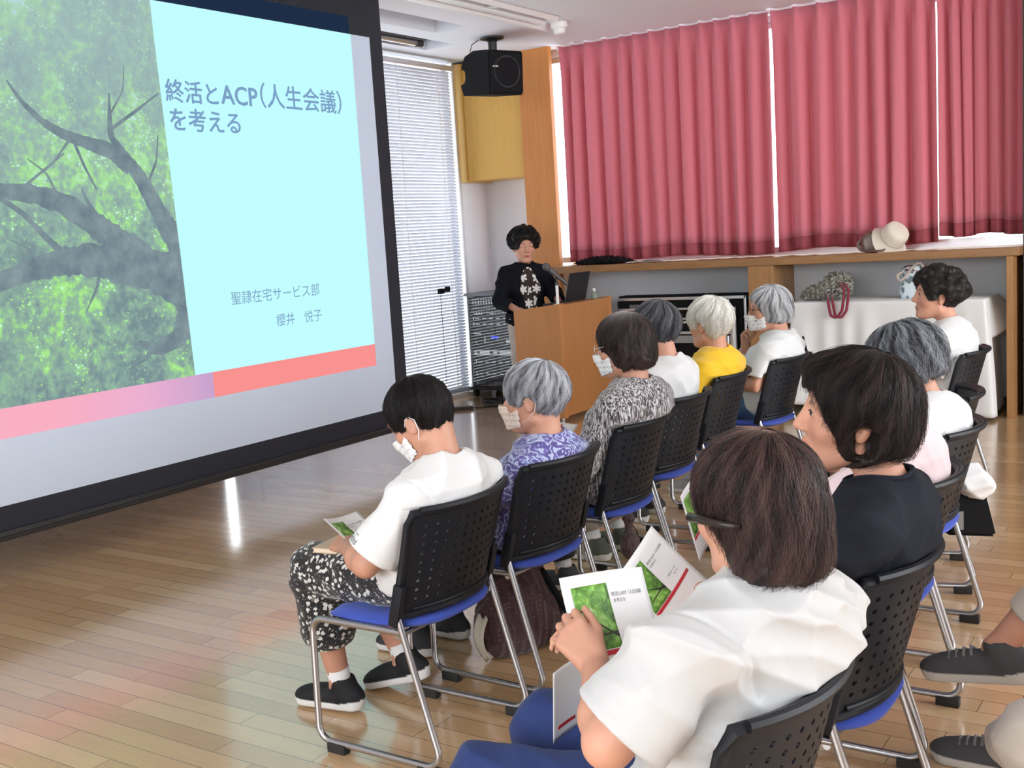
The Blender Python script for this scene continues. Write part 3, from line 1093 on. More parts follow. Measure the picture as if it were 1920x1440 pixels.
# ------------------------------------------------------------------ folded portable stage under the ledge
st = thing('folding_stage', 'black folded portable stage with silver rails stored under the ledge', 'portable stage', (-4.03, 8.76, 0.0))
SX = -4.03
sx0, sx1 = -4.68 - SX, -3.435 - SX
MB().box((sx0, -0.02, 0.09), (sx1, 0.12, 0.945), 0.004).build('deck_panel', M_blackmatte, st)
MB().box((sx0, -0.05, 0.12), (sx1 - 0.06, -0.02, 0.90), 0.003).build('deck_panel', M_blackmatte, st)
mb = MB()
mb.box((sx0, -0.062, 0.905), (sx1 - 0.045, -0.05, 0.93), 0.003).box((sx1 - 0.065, -0.062, 0.12), (sx1 - 0.045, -0.05, 0.93), 0.003)
mb.build('edge_trim', M_alu, st)
for z, h, w in ((0.83, 0.009, 0), (0.745, 0.008, 0), (0.715, 0.010, 0), (0.625, 0.012, 0), (0.57, 0.032, 0)):
    MB().box((sx0 + 0.02, -0.085, z - h), (sx1 - 0.14, -0.06, z + h), 0.003).build('rail', M_alu if h < 0.02 else mat('dull_rail', (0.30, 0.31, 0.32), 0.5, 0.4), st)
MB().tube([(sx1 - 0.145, -0.10, 0.33), (sx1 - 0.145, -0.10, 0.84)], 0.026, 14).build('gas_spring', M_alu, st)
MB().tube([(sx1 - 0.20, -0.09, 0.10), (sx1 - 0.20, -0.09, 0.60)], 0.014, 10).build('folding_leg', M_alu, st)
MB().tube([(sx1 - 0.17, -0.09, 0.10), (sx1 - 0.17, -0.09, 0.60)], 0.010, 10).build('folding_leg', M_alu, st)
lb = MB().box((sx1 - 0.245, -0.056, 0.805), (sx1 - 0.195, -0.0505, 0.90)).build('warning_label', M_white, st)
mb = MB()
mb.prism([(sx1 - 0.237, 0.815), (sx1 - 0.203, 0.815), (sx1 - 0.22, 0.85)], -0.0575, -0.0565, 'y')
mb.box((sx1 - 0.237, -0.0575, 0.875), (sx1 - 0.203, -0.0565, 0.88))
mb.build('warning_mark', M_blackmatte, lb)
MB().box((sx0 + 0.12, -0.056, 0.80), (sx0 + 0.34, -0.0505, 0.87)).build('name_plate', mat('dull_plate', (0.12, 0.12, 0.13), 0.5), st)
MB().box((sx0 + 0.345, -0.057, 0.815), (sx0 + 0.385, -0.0505, 0.84)).build('sticker', M_white, st)
for x in (sx0 + 0.1, sx1 - 0.1):
    for y in (-0.05, 0.14):
        MB().lathe([(0, -0.014), (0.043, -0.014), (0.045, 0), (0.043, 0.014), (0, 0.014)], 16, Matrix.Translation((x, y, 0.045)) @ Matrix.Rotation(PI / 2, 4, 'X')).build('caster', M_sole, st)

# ------------------------------------------------------------------ table under the white cloth
tb = thing('folding_table', 'long table hidden under the white cloth below the ledge', 'table', (-2.31, 8.76, 0))
MB().box((-0.68, -0.23, 0.845), (0.68, 0.23, 0.872), 0.004).build('tabletop', M_white, tb)
for x in (-0.6, 0.6):
    for y in (-0.19, 0.19):
        MB().tube([(x, y, 0.0), (x, y, 0.846)], 0.013, 8).build('leg', M_blackpl, tb)
M_cloth = mat('white_cloth', (0.80, 0.81, 0.82), 0.85, sheen=0.2)
cw, cd = 0.70, 0.255


def cloth_edge(s):
    """point on the table edge and outward normal; s runs from the left end, along the front, to the right end"""
    L = [cd * 2, cw * 2, cd * 2]
    T = sum(L)
    a = s * T
    if a < L[0]:
        return (-cw, cd - a), (-1, 0), 0
    if a < L[0] + L[1]:
        return (-cw + a - L[0], -cd), (0, -1), 1
    return (cw, -cd + a - L[0] - L[1]), (1, 0), 2


def cloth_fn(u, v):
    (x, y), _, _ = cloth_edge(u)
    # soft normals round the two front corners
    nx = max(-1, min(1, (abs(x) - cw + 0.10) / 0.10)) if abs(x) > cw - 0.10 else 0
    ny = max(-1, min(1, (-y - cd + 0.10) / 0.10)) if y < -cd + 0.10 else 0
    nx, ny = max(0, nx) * math.copysign(1, x), -max(0, ny)
    l = math.hypot(nx, ny) or 1
    nx, ny = nx / l, ny / l
    z0 = 0.876
    if v < 0.12:
        k = v / 0.12
        an = k * PI / 2
        d, z = 0.012 * math.sin(an), z0 - 0.012 * (1 - math.cos(an))
    else:
        k = (v - 0.12) / 0.88
        hem = 0.055 - 0.03 * (x / cw)
        z = z0 - 0.012 - (z0 - 0.012 - hem) * k
        corner = math.exp(-((abs(x) - cw) ** 2 + (y + cd) ** 2) / 0.010)
        d = 0.012 + k * (0.030 + 0.055 * corner) + k ** 0.7 * 0.018 * math.sin(u * 70 + 2.2 * math.sin(u * 17)) * (1 - corner) + k * 0.012 * math.sin(u * 31 + 1.0) + 0.01 * math.sin(u * 23 + k * 4) * k
        d = max(d, 0.008)
    return (x + nx * d, y + ny * d, z)


tc = thing('tablecloth', 'white cloth draped to the floor over the table under the ledge', 'tablecloth', (-2.31, 8.76, 0))
mb = MB().slab(cloth_fn, 240, 30, 0.003)
mb.build('skirt', M_cloth, tc, smooth=True)
MB().box((-cw, -cd, 0.8735), (cw, cd, 0.8775), 0.0015).build('top_cloth', M_cloth, tc)
mb = MB()
mb.slab(lambda u, v: (cw + 0.012 + 0.16 * u * v + 0.03 * v * math.sin(u * 5), -0.16 + 0.38 * u, 0.872 - 0.26 * v * (1.15 - u * 0.55)), 20, 14, 0.003)
mb.build('corner_drop', M_cloth, tc, smooth=True)

# ------------------------------------------------------------------ ceiling speaker, detector, light fittings
sp = thing('ceiling_loudspeaker', 'black loudspeaker hanging from the ceiling beside the wooden column', 'loudspeaker', (-5.40, 8.06, 2.90))
Ms = Matrix.Rotation(math.radians(66), 4, 'Z') @ Matrix.Rotation(math.radians(3), 4, 'X')
mb = MB()
outl = [(-0.16, 0.175), (0.06, 0.19), (0.205, 0.155), (0.262, 0.085), (0.262, 0.05), (0.225, 0.05), (0.205, 0.025), (0.205, -0.035), (0.225, -0.06), (0.285, -0.075), (0.24, -0.165), (-0.16, -0.185), (-0.18, -0.17), (-0.18, 0.16)]
# outline runs (back, z); extruded over the loudspeaker's width
Mb = Matrix.Rotation(PI, 4, 'Z')
mb.prism([(-a, b) for a, b in outl], -0.165, 0.165, 'x', Ms @ Matrix.Rotation(PI, 4, 'Z') @ Matrix.Translation((0, 0, 0)))
mb.build('cabinet', M_blackmatte, sp)
Mg = Ms @ Matrix.Rotation(PI, 4, 'Z')
gr = MB().box((-0.16, 0.178, -0.172), (0.16, 0.20, 0.165), 0.018, Mg).build('front_grille', mat('grille_black', (0.008, 0.008, 0.010), 0.7, spec=0.15), sp)
MB().lathe([(0.118, 0.0), (0.122, 0.006), (0.128, 0.006), (0.13, 0)], 32, Mg @ Matrix.Translation((0.0, 0.2, 0.0)) @ Matrix.Rotation(-PI / 2, 4, 'X')).build('cone_ring', M_blackpl, gr)
MB().box((0.085, 0.2, 0.035), (0.135, 0.2035, 0.045), 0, Mg).build('badge', M_ind, gr)
MB().lathe([(0, 0.30), (0.105, 0.30), (0.10, 0.285), (0.05, 0.272), (0.038, 0.262), (0.036, 0.19), (0, 0.185)], 20).build('mount', M_blackpl, sp)
MB().tube([(-0.10, -0.05, 0.29), (-0.14, -0.10, 0.25), (-0.15, -0.12, 0.19), (-0.13, -0.1, 0.15)], 0.004, 6).build('cable', M_blackpl, sp)

t = thing('smoke_detector', 'round white detector on the ceiling near the curtain', 'smoke detector', (-4.68, 7.96, 3.2))
MB().lathe([(0, 0), (0.066, 0), (0.068, -0.03), (0.060, -0.045), (0.048, -0.048), (0.048, -0.072), (0.040, -0.088), (0, -0.092)], 28).build('housing', M_white, t, auto=35)

M_lampw = mat('lamp_white', (0.82, 0.84, 0.86), 0.4)
t = thing('ceiling_lamp', 'white fluorescent lamp fitting on the ceiling above the lectern', 'lamp', (-4.72, 6.2, 3.2))
MB().box((-0.03, -1.75, -0.03), (0.03, 1.58, 0.0), 0.004).build('base_plate', M_lampw, t)
MB().prism([(-0.165, -0.002), (-0.12, -0.042), (-0.085, -0.042), (-0.05, -0.002)], -1.78, 1.80, 'y').build('reflector', M_lampw, t)
MB().prism([(0.10, -0.002), (0.125, -0.03), (0.145, -0.03), (0.17, -0.002)], -1.75, 1.56, 'y').build('reflector', M_lampw, t)
MB().prism([(-0.05, -0.002), (0.12, -0.028), (0.12, -0.018), (-0.05, -0.0)], 0.75, 0.80, 'y').build('bracket', M_lampw, t)
t = thing('trough_lamp', 'tube lamp inside the ceiling slot above the blind', 'lamp', (-5.955, 6.4, 3.2))
MB().box((-0.05, -1.3, 0.02), (0.05, 1.42, 0.09), 0.01).build('housing', mat('trough_grey', (0.13, 0.13, 0.14), 0.6), t)
MB().tube([(0, -1.25, 0.0), (0, 1.36, 0.0)], 0.026, 14).build('tube', M_alu, t, smooth=True)
MB().tube([(0, 1.33, 0.0), (0, 1.40, 0.0)], 0.032, 14).build('end_cap', M_blackpl, t)

# ------------------------------------------------------------------ people: smooth solid modelling
V3 = lambda *a: np.array(a, float)


def rotm(yaw=0.0, pitch=0.0, roll=0.0):
    """yaw turns to the left, pitch nods down, roll tips towards the right shoulder (degrees)"""
    y, p, r = (math.radians(v) for v in (yaw, pitch, roll))
    Rz = np.array([[math.cos(y), -math.sin(y), 0], [math.sin(y), math.cos(y), 0], [0, 0, 1]])
    p = -p
    Rx = np.array([[1, 0, 0], [0, math.cos(p), -math.sin(p)], [0, math.sin(p), math.cos(p)]])
    Ry = np.array([[math.cos(r), 0, math.sin(r)], [0, 1, 0], [-math.sin(r), 0, math.cos(r)]])
    return Rz @ Rx @ Ry


class Field:
    """signed distance grid with smooth union, smooth cut and a surface-nets mesher"""
    def __init__(self, lo, hi, h):
        self.lo = np.array(lo, np.float32)
        self.h = float(h)
        self.n = np.ceil((np.array(hi) - self.lo) / h).astype(int) + 1
        self.d = np.full(self.n, 0.25, np.float32)
        self.ax = [self.lo[i] + np.arange(self.n[i], dtype=np.float32) * h for i in range(3)]

    def win(self, lo, hi):
        s = []
        for i in range(3):
            a = int(max(0, math.floor((lo[i] - self.lo[i]) / self.h)))
            b = int(min(self.n[i], math.ceil((hi[i] - self.lo[i]) / self.h) + 1))
            if b - a < 1:
                return None
            s.append(slice(a, b))
        return tuple(s)

    def pts(self, s):
        return (self.ax[0][s[0]][:, None, None], self.ax[1][s[1]][None, :, None], self.ax[2][s[2]][None, None, :])

    def blend(self, s, v, k, mode='add'):
        a = self.d[s]
        if mode == 'add':
            if k > 0:
                hh = np.maximum(k - np.abs(a - v), 0) / k
                self.d[s] = np.minimum(a, v) - hh * hh * k * 0.25
            else:
                self.d[s] = np.minimum(a, v)
        else:
            v = -v
            if k > 0:
                hh = np.maximum(k - np.abs(a - v), 0) / k
                self.d[s] = np.maximum(a, v) + hh * hh * k * 0.25
            else:
                self.d[s] = np.maximum(a, v)

    @staticmethod
    def cap_d(P, a, b, ra, rb):
        ba = b - a
        L2 = float(ba @ ba) + 1e-12
        q = [P[i] - np.float32(a[i]) for i in range(3)]
        t = np.clip((q[0] * ba[0] + q[1] * ba[1] + q[2] * ba[2]) / L2, 0, 1).astype(np.float32)
        return np.sqrt((q[0] - t * ba[0]) ** 2 + (q[1] - t * ba[1]) ** 2 + (q[2] - t * ba[2]) ** 2) - (ra + (rb - ra) * t)

    @staticmethod
    def ell_d(P, c, r, R):
        q = [P[i] - np.float32(c[i]) for i in range(3)]
        l = [q[0] * R[0, j] + q[1] * R[1, j] + q[2] * R[2, j] for j in range(3)]
        k0 = np.sqrt((l[0] / r[0]) ** 2 + (l[1] / r[1]) ** 2 + (l[2] / r[2]) ** 2)
        k1 = np.sqrt((l[0] / r[0] ** 2) ** 2 + (l[1] / r[1] ** 2) ** 2 + (l[2] / r[2] ** 2) ** 2) + 1e-6
        return k0 * (k0 - 1) / k1

    def cap(self, a, b, ra, rb=None, k=0.02, mode='add', grow=0.0):
        rb = ra if rb is None else rb
        a, b = np.asarray(a, float), np.asarray(b, float)
        ra, rb = ra + grow, rb + grow
        m = max(ra, rb) + k + 0.02
        s = self.win(np.minimum(a, b) - m, np.maximum(a, b) + m)
        if s:
            self.blend(s, self.cap_d(self.pts(s), a, b, ra, rb), k, mode)
        return self

    def ell(self, c, r, R=None, k=0.02, mode='add', grow=0.0):
        c = np.asarray(c, float)
        r = np.asarray(r, float) + grow
        R = np.eye(3) if R is None else R
        m = r.max() + k + 0.02
        s = self.win(c - m, c + m)
        if s:
            self.blend(s, self.ell_d(self.pts(s), c, r, R), k, mode)
        return self

    def run(self, prims, grow=0.0):
        for p in prims:
            if p[0] == 'cap':
                self.cap(p[1], p[2], p[3], p[4], p[5], p[6] if len(p) > 6 else 'add', grow)
            else:
                self.ell(p[1], p[2], p[3], p[4], p[5] if len(p) > 5 else 'add', grow)
        return self

    def half(self, point, nrm, k=0.0):
        """keep the side the normal points away from"""
        s = tuple(slice(0, int(v)) for v in self.n)
        P = self.pts(s)
        v = sum((P[i] - point[i]) * nrm[i] for i in range(3))
        self.blend(s, -v, k, 'cut')
        return self

    def chair_back(self, gap):
        """what leans on a chair stops at its curved backrest"""
        P = self.pts(tuple(slice(0, int(v)) for v in self.n))
        u = np.clip(np.abs(P[0]) / .234, 0, 1)
        v = (P[2] - .455) / .325
        yb = -.172 - .092 * np.clip(v, -.2, 1.0) - 1.1 * np.clip(v - 1.02, 0, 1) + .085 * u ** 2.2
        w = yb + gap - P[1]
        k = .02
        hh = np.maximum(k - np.abs(self.d - w), 0) / k
        self.d = (np.maximum(self.d, w) + hh * hh * k * .25).astype(np.float32)
        return self

    def ripple(self, waves, band=0.03, fade=()):
        """waves: (direction, wavelength, amplitude, phase) - cloth folds, only near the surface"""
        P = self.pts(tuple(slice(0, int(v)) for v in self.n))
        w = np.zeros(self.d.shape, np.float32)
        for dr, wl, am, ph in waves:
            dr = np.asarray(dr, float) / np.linalg.norm(dr)
            q = P[0] * dr[0] + P[1] * dr[1] + P[2] * dr[2]
            wob = np.sin(P[0] * 9.1 + P[2] * 7.3 + ph) + np.sin(P[1] * 8.3 - P[2] * 11.7 + 2 * ph)
            sn = np.sin(2 * PI / wl * q + ph + 1.3 * wob)
            w += am * (1.6 * np.abs(sn) ** .8 - 1.0)
        for c, r0, r1 in fade:      # thin hems stay whole
            q = np.sqrt((P[0] - c[0]) ** 2 + (P[1] - c[1]) ** 2 + (P[2] - c[2]) ** 2)
            w *= np.clip((q - r0) / (r1 - r0), 0, 1)
        self.d += w * (np.abs(self.d) < band * 3)
        return self

    def sample(self, p):
        q = (np.asarray(p) - self.lo) / self.h
        i = np.clip(np.floor(q).astype(int), 0, self.n - 2)
        f = np.clip(q - i, 0, 1)
        o = 0
        for dx in (0, 1):
            for dy in (0, 1):
                for dz in (0, 1):
                    w = np.abs(1 - dx - f[..., 0]) * np.abs(1 - dy - f[..., 1]) * np.abs(1 - dz - f[..., 2])
                    o = o + w * self.d[i[..., 0] + dx, i[..., 1] + dy, i[..., 2] + dz]
        return o

    def mesh(self):
        d = self.d
        d[0], d[-1], d[:, 0], d[:, -1], d[:, :, 0], d[:, :, -1] = (np.maximum(x, 1e-4) for x in (d[0], d[-1], d[:, 0], d[:, -1], d[:, :, 0], d[:, :, -1]))
        ins = d < 0
        c = np.zeros(np.array(d.shape) - 1, np.uint8)
        offs = [(i, j, k) for i in (0, 1) for j in (0, 1) for k in (0, 1)]
        sl = lambda o: tuple(slice(o[i], d.shape[i] - 1 + o[i]) for i in range(3))
        for o in offs:
            c += ins[sl(o)]
        act = (c > 0) & (c < 8)
        idx = np.argwhere(act)
        num = np.full(act.shape, -1, np.int32)
        num[act] = np.arange(len(idx))
        acc = np.zeros((len(idx), 3))
        cnt = np.zeros(len(idx))
        val = {o: d[idx[:, 0] + o[0], idx[:, 1] + o[1], idx[:, 2] + o[2]].astype(float) for o in offs}
        for a in offs:
            for ax in range(3):
                if a[ax] == 0:
                    b = list(a)
                    b[ax] = 1
                    b = tuple(b)
                    va, vb = val[a], val[b]
                    cr = (va < 0) != (vb < 0)
                    t = np.where(cr, va / np.where(cr, va - vb, 1), 0)
                    p = np.array(a, float)[None, :].repeat(len(idx), 0)
                    p[:, ax] += t
                    acc[cr] += p[cr]
                    cnt[cr] += 1
        Vv = self.lo + (idx + acc / np.maximum(cnt, 1)[:, None]) * self.h
        F = []
        for ax in range(3):
            u, w = (ax + 1) % 3, (ax + 2) % 3
            A = [slice(1, -1)] * 3
            A[ax] = slice(0, -1)
            B = list(A)
            B[ax] = slice(1, None)
            ia, ib = ins[tuple(A)], ins[tuple(B)]
            e = np.argwhere(ia != ib)
            sg = ia[e[:, 0], e[:, 1], e[:, 2]]
            off = np.array([1, 1, 1])
            off[ax] = 0
            e = e + off
            q = []
            for du, dw in ((0, 0), (1, 0), (1, 1), (0, 1)):
                g_ = e.copy()
                g_[:, u] -= du
                g_[:, w] -= dw
                q.append(num[g_[:, 0], g_[:, 1], g_[:, 2]])
            q = np.stack(q, 1)
            q[~sg] = q[~sg][:, ::-1]
            F.append(q)
        F = np.concatenate(F)
        F = F[(F >= 0).all(1)]
        return Vv, F[:, ::-1]


def smooth_mesh(Vv, F, it=2, lam=0.5):
    e = np.concatenate([F[:, [0, 1]], F[:, [1, 2]], F[:, [2, 3]], F[:, [3, 0]]])
    n = len(Vv)
    for _ in range(it):
        s = np.zeros((n, 3))
        c = np.bincount(e.ravel(), minlength=n).astype(float)
        for k in range(3):
            s[:, k] = np.bincount(e[:, 0], Vv[e[:, 1], k], n) + np.bincount(e[:, 1], Vv[e[:, 0], k], n)
        Vv = Vv + lam * (s / np.maximum(c, 1)[:, None] - Vv)
    return Vv


def np_mesh(name, Vv, F):
    me = bpy.data.meshes.new(name)
    me.vertices.add(len(Vv))
    me.vertices.foreach_set('co', np.asarray(Vv, np.float32).ravel())
    F = np.asarray(F, np.int32)
    k = F.shape[1]
    me.loops.add(F.size)
    me.loops.foreach_set('vertex_index', F.ravel())
    me.polygons.add(len(F))
    me.polygons.foreach_set('loop_start', np.arange(0, F.size, k, dtype=np.int32))
    me.polygons.foreach_set('use_smooth', np.ones(len(F), bool))
    me.update(calc_edges=True)
    return me


def add_color(me, C):
    at = me.color_attributes.new('tone', 'FLOAT_COLOR', 'POINT')
    C = np.c_[C, np.ones(len(C))].astype(np.float32)
    at.data.foreach_set('color', C.ravel())


def attr_mat(name, rough, spec=0.4, sheen=0.0, sss=0.0, bump=None):
    m = mat(name, (0.5, 0.5, 0.5), rough, spec=spec, sheen=sheen)
    g = NT(m)
    a = g.n('Attribute', attribute_name='tone')
    g.base(a.outputs['Color'])
    if sss:
        g.b.inputs['Subsurface Weight'].default_value = sss
        g.b.inputs['Subsurface Radius'].default_value = (0.012, 0.005, 0.003)
        g.b.inputs['Subsurface Scale'].default_value = 1.0
    if bump:
        nz = g.noise(g.coord(), bump[0], 3)
        g.bump(nz.outputs['Fac'], bump[1], 0.001)
    return m


M_skin = attr_mat('skin', 0.50, 0.35, sss=0.12, bump=(260, 0.12))
M_hair = attr_mat('hair', 0.45, 0.30)
M_shoe = attr_mat('shoe', 0.7, 0.3, bump=(500, 0.3))
M_eye = attr_mat('eye', 0.1, 0.6)
M_mask = mat('mask_white', (0.82, 0.84, 0.86), 0.85)
M_sock = mat('sock_white', (0.78, 0.78, 0.78), 0.9, sheen=0.3)
SKIN = np.array(lin(205, 153, 130))
SKIN_D = np.array(lin(190, 138, 112))


def fabric(name, c, bump=0.15, sheen=0.25, scale=700):
    m = mat(name, c, 0.85, sheen=sheen)
    g = NT(m)
    nz = g.noise(g.coord(), scale, 2)
    g.bump(nz.outputs['Fac'], bump, 0.0008)
    return m


def head_prims(hs=1.0):
    """head about its own centre, x right, y forward, z up"""
    I = np.eye(3)
    s = hs
    v = lambda x, y, z: V3(x, y, z) * s
    p = [('ell', v(0, -0.012, 0.022), V3(.073, .094, .083) * s, I, 0.01),
         ('ell', v(0, 0.030, -0.030), V3(.062, .062, .075) * s, I, 0.03 * s),
         ('ell', v(0, 0.050, -0.082), V3(.036, .034, .030) * s, I, 0.03 * s),
         ('cap', v(-.050, -0.002, -0.066), v(-.020, .058, -.096), .018 * s, .016 * s, .02 * s),
         ('cap', v(.050, -0.002, -0.066), v(.020, .058, -.096), .018 * s, .016 * s, .02 * s),
         ('cap', v(-.012, .078, -.098), v(.012, .078, -.098), .013 * s, .013 * s, .018 * s),
         ('ell', v(-.040, .058, -.026), V3(.024, .022, .022) * s, I, 0.022 * s),
         ('ell', v(.040, .058, -.026), V3(.024, .022, .022) * s, I, 0.022 * s),
         ('cap', v(-.046, .070, .027), v(.046, .070, .027), .013 * s, .013 * s, .02 * s),
         ('ell', v(-.031, .098, .006), V3(.019, .016, .013) * s, I, .014 * s, 'cut'),
         ('ell', v(.031, .098, .006), V3(.019, .016, .013) * s, I, .014 * s, 'cut'),
         ('ell', v(-.031, .074, .006), V3(.017, .014, .0125) * s, I, .004 * s),
         ('ell', v(.031, .074, .006), V3(.017, .014, .0125) * s, I, .004 * s),
         ('cap', v(0, .086, .016), v(0, .108, -.024), .0075 * s, .0105 * s, .014 * s),
         ('ell', v(-.011, .097, -.030), V3(.008, .010, .007) * s, I, .006 * s),
         ('ell', v(.011, .097, -.030), V3(.008, .010, .007) * s, I, .006 * s),
         ('cap', v(-.019, .084, -.062), v(0, .0925, -.0585), .0055 * s, .0065 * s, .008 * s),
         ('cap', v(.019, .084, -.062), v(0, .0925, -.0585), .0055 * s, .0065 * s, .008 * s),
         ('cap', v(-.015, .084, -.070), v(.015, .084, -.070), .0065 * s, .0065 * s, .008 * s),
         ('cap', v(-.021, .0945, -.0655), v(.021, .0945, -.0655), .0022 * s, .0022 * s, .003 * s, 'cut')]
    for e in (-1, 1):
        Re = rotm(-e * 22, 0, 0) @ rotm(0, -12, 0)
        p += [('ell', v(e * .074, -.010, -.012), V3(.008, .019, .033) * s, Re, .006 * s),
              ('ell', v(e * .070, -.004, -.030), V3(.008, .010, .014) * s, Re, .006 * s),
              ('ell', v(e * .084, -.006, -.008), V3(.006, .010, .019) * s, Re, .004 * s, 'cut')]
    return p


def xf(prims, R, c):
    """carry primitives into another frame"""
    out = []
    for p in prims:
        if p[0] == 'cap':
            out.append(('cap', R @ p[1] + c, R @ p[2] + c) + tuple(p[3:]))
        else:
            out.append(('ell', R @ p[1] + c, p[2], R @ p[3]) + tuple(p[4:]))
    return out


def unit(v):
    v = np.asarray(v, float)
    return v / (np.linalg.norm(v) + 1e-12)


def hand_prims(w, f, n, side, curl=(30, 35, 25), spread=1.0, s=1.0, thumb=None):
    """w wrist, f finger direction, n the way the palm faces, side +1 right hand / -1 left hand"""
    f = unit(f)
    n = unit(np.asarray(n, float) - f * np.dot(n, f))
    t = np.cross(f, n) * side          # towards the thumb
    P = []
    offs = [(.028, .082, .072), (.0095, .086, .080), (-.0095, .083, .074), (-.027, .074, .060)]
    for i, (o, l, fl) in enumerate(offs):
        kn = w + f * l * s + t * o * s
        P.append(('cap', w + t * o * 0.55 * s + f * .010 * s, kn, .0135 * s, .0105 * s, .012 * s))
        segs = (fl * .46, fl * .30, fl * .24)
        a = 0
        p = kn
        rr = (.0088, .0080, .0072, .0062)
        for j in range(3):
            a += math.radians(curl[j] * (0.9 + 0.1 * i))
            dd = f * math.cos(a) + n * math.sin(a) + t * (o * 1.6 * spread * (1 if j == 0 else 0.4))
            dd = unit(dd)
            q = p + dd * segs[j] * s
            P.append(('cap', p, q, rr[j] * s * (0.86 if i == 3 else 1), rr[j + 1] * s * (0.86 if i == 3 else 1), .003 * s))
            p = q
    th = thumb if thumb is not None else (0.55, 0.62, 0.45)
    p0 = w + f * .022 * s + t * .022 * s
    d1 = unit(f * th[0] + t * th[1] + n * th[2])
    p1 = p0 + d1 * .042 * s
    d2 = unit(f * (th[0] + .35) + t * (th[1] - .35) + n * th[2])
    p2 = p1 + d2 * .030 * s
    p3 = p2 + unit(d2 + n * .15) * .024 * s
    P += [('cap', p0, p1, .0135 * s, .0105 * s, .012 * s), ('cap', p1, p2, .0102 * s, .0092 * s, .003 * s), ('cap', p2, p3, .0092 * s, .0075 * s, .003 * s)]
    return P


def vnoise(p, seed=0):
    """cheap smooth noise from sines, p (n,3)"""
    r = np.random.default_rng(seed)
    o = np.zeros(len(p))
    for i in range(7):
        k = r.normal(size=3) * (1.0 + 0.55 * i)
        o += np.sin(p @ k + r.random() * 6.28 + 0.8 * np.sin(p @ r.normal(size=3) * 1.3)) / (1 + 0.35 * i)
    return o / 3.2


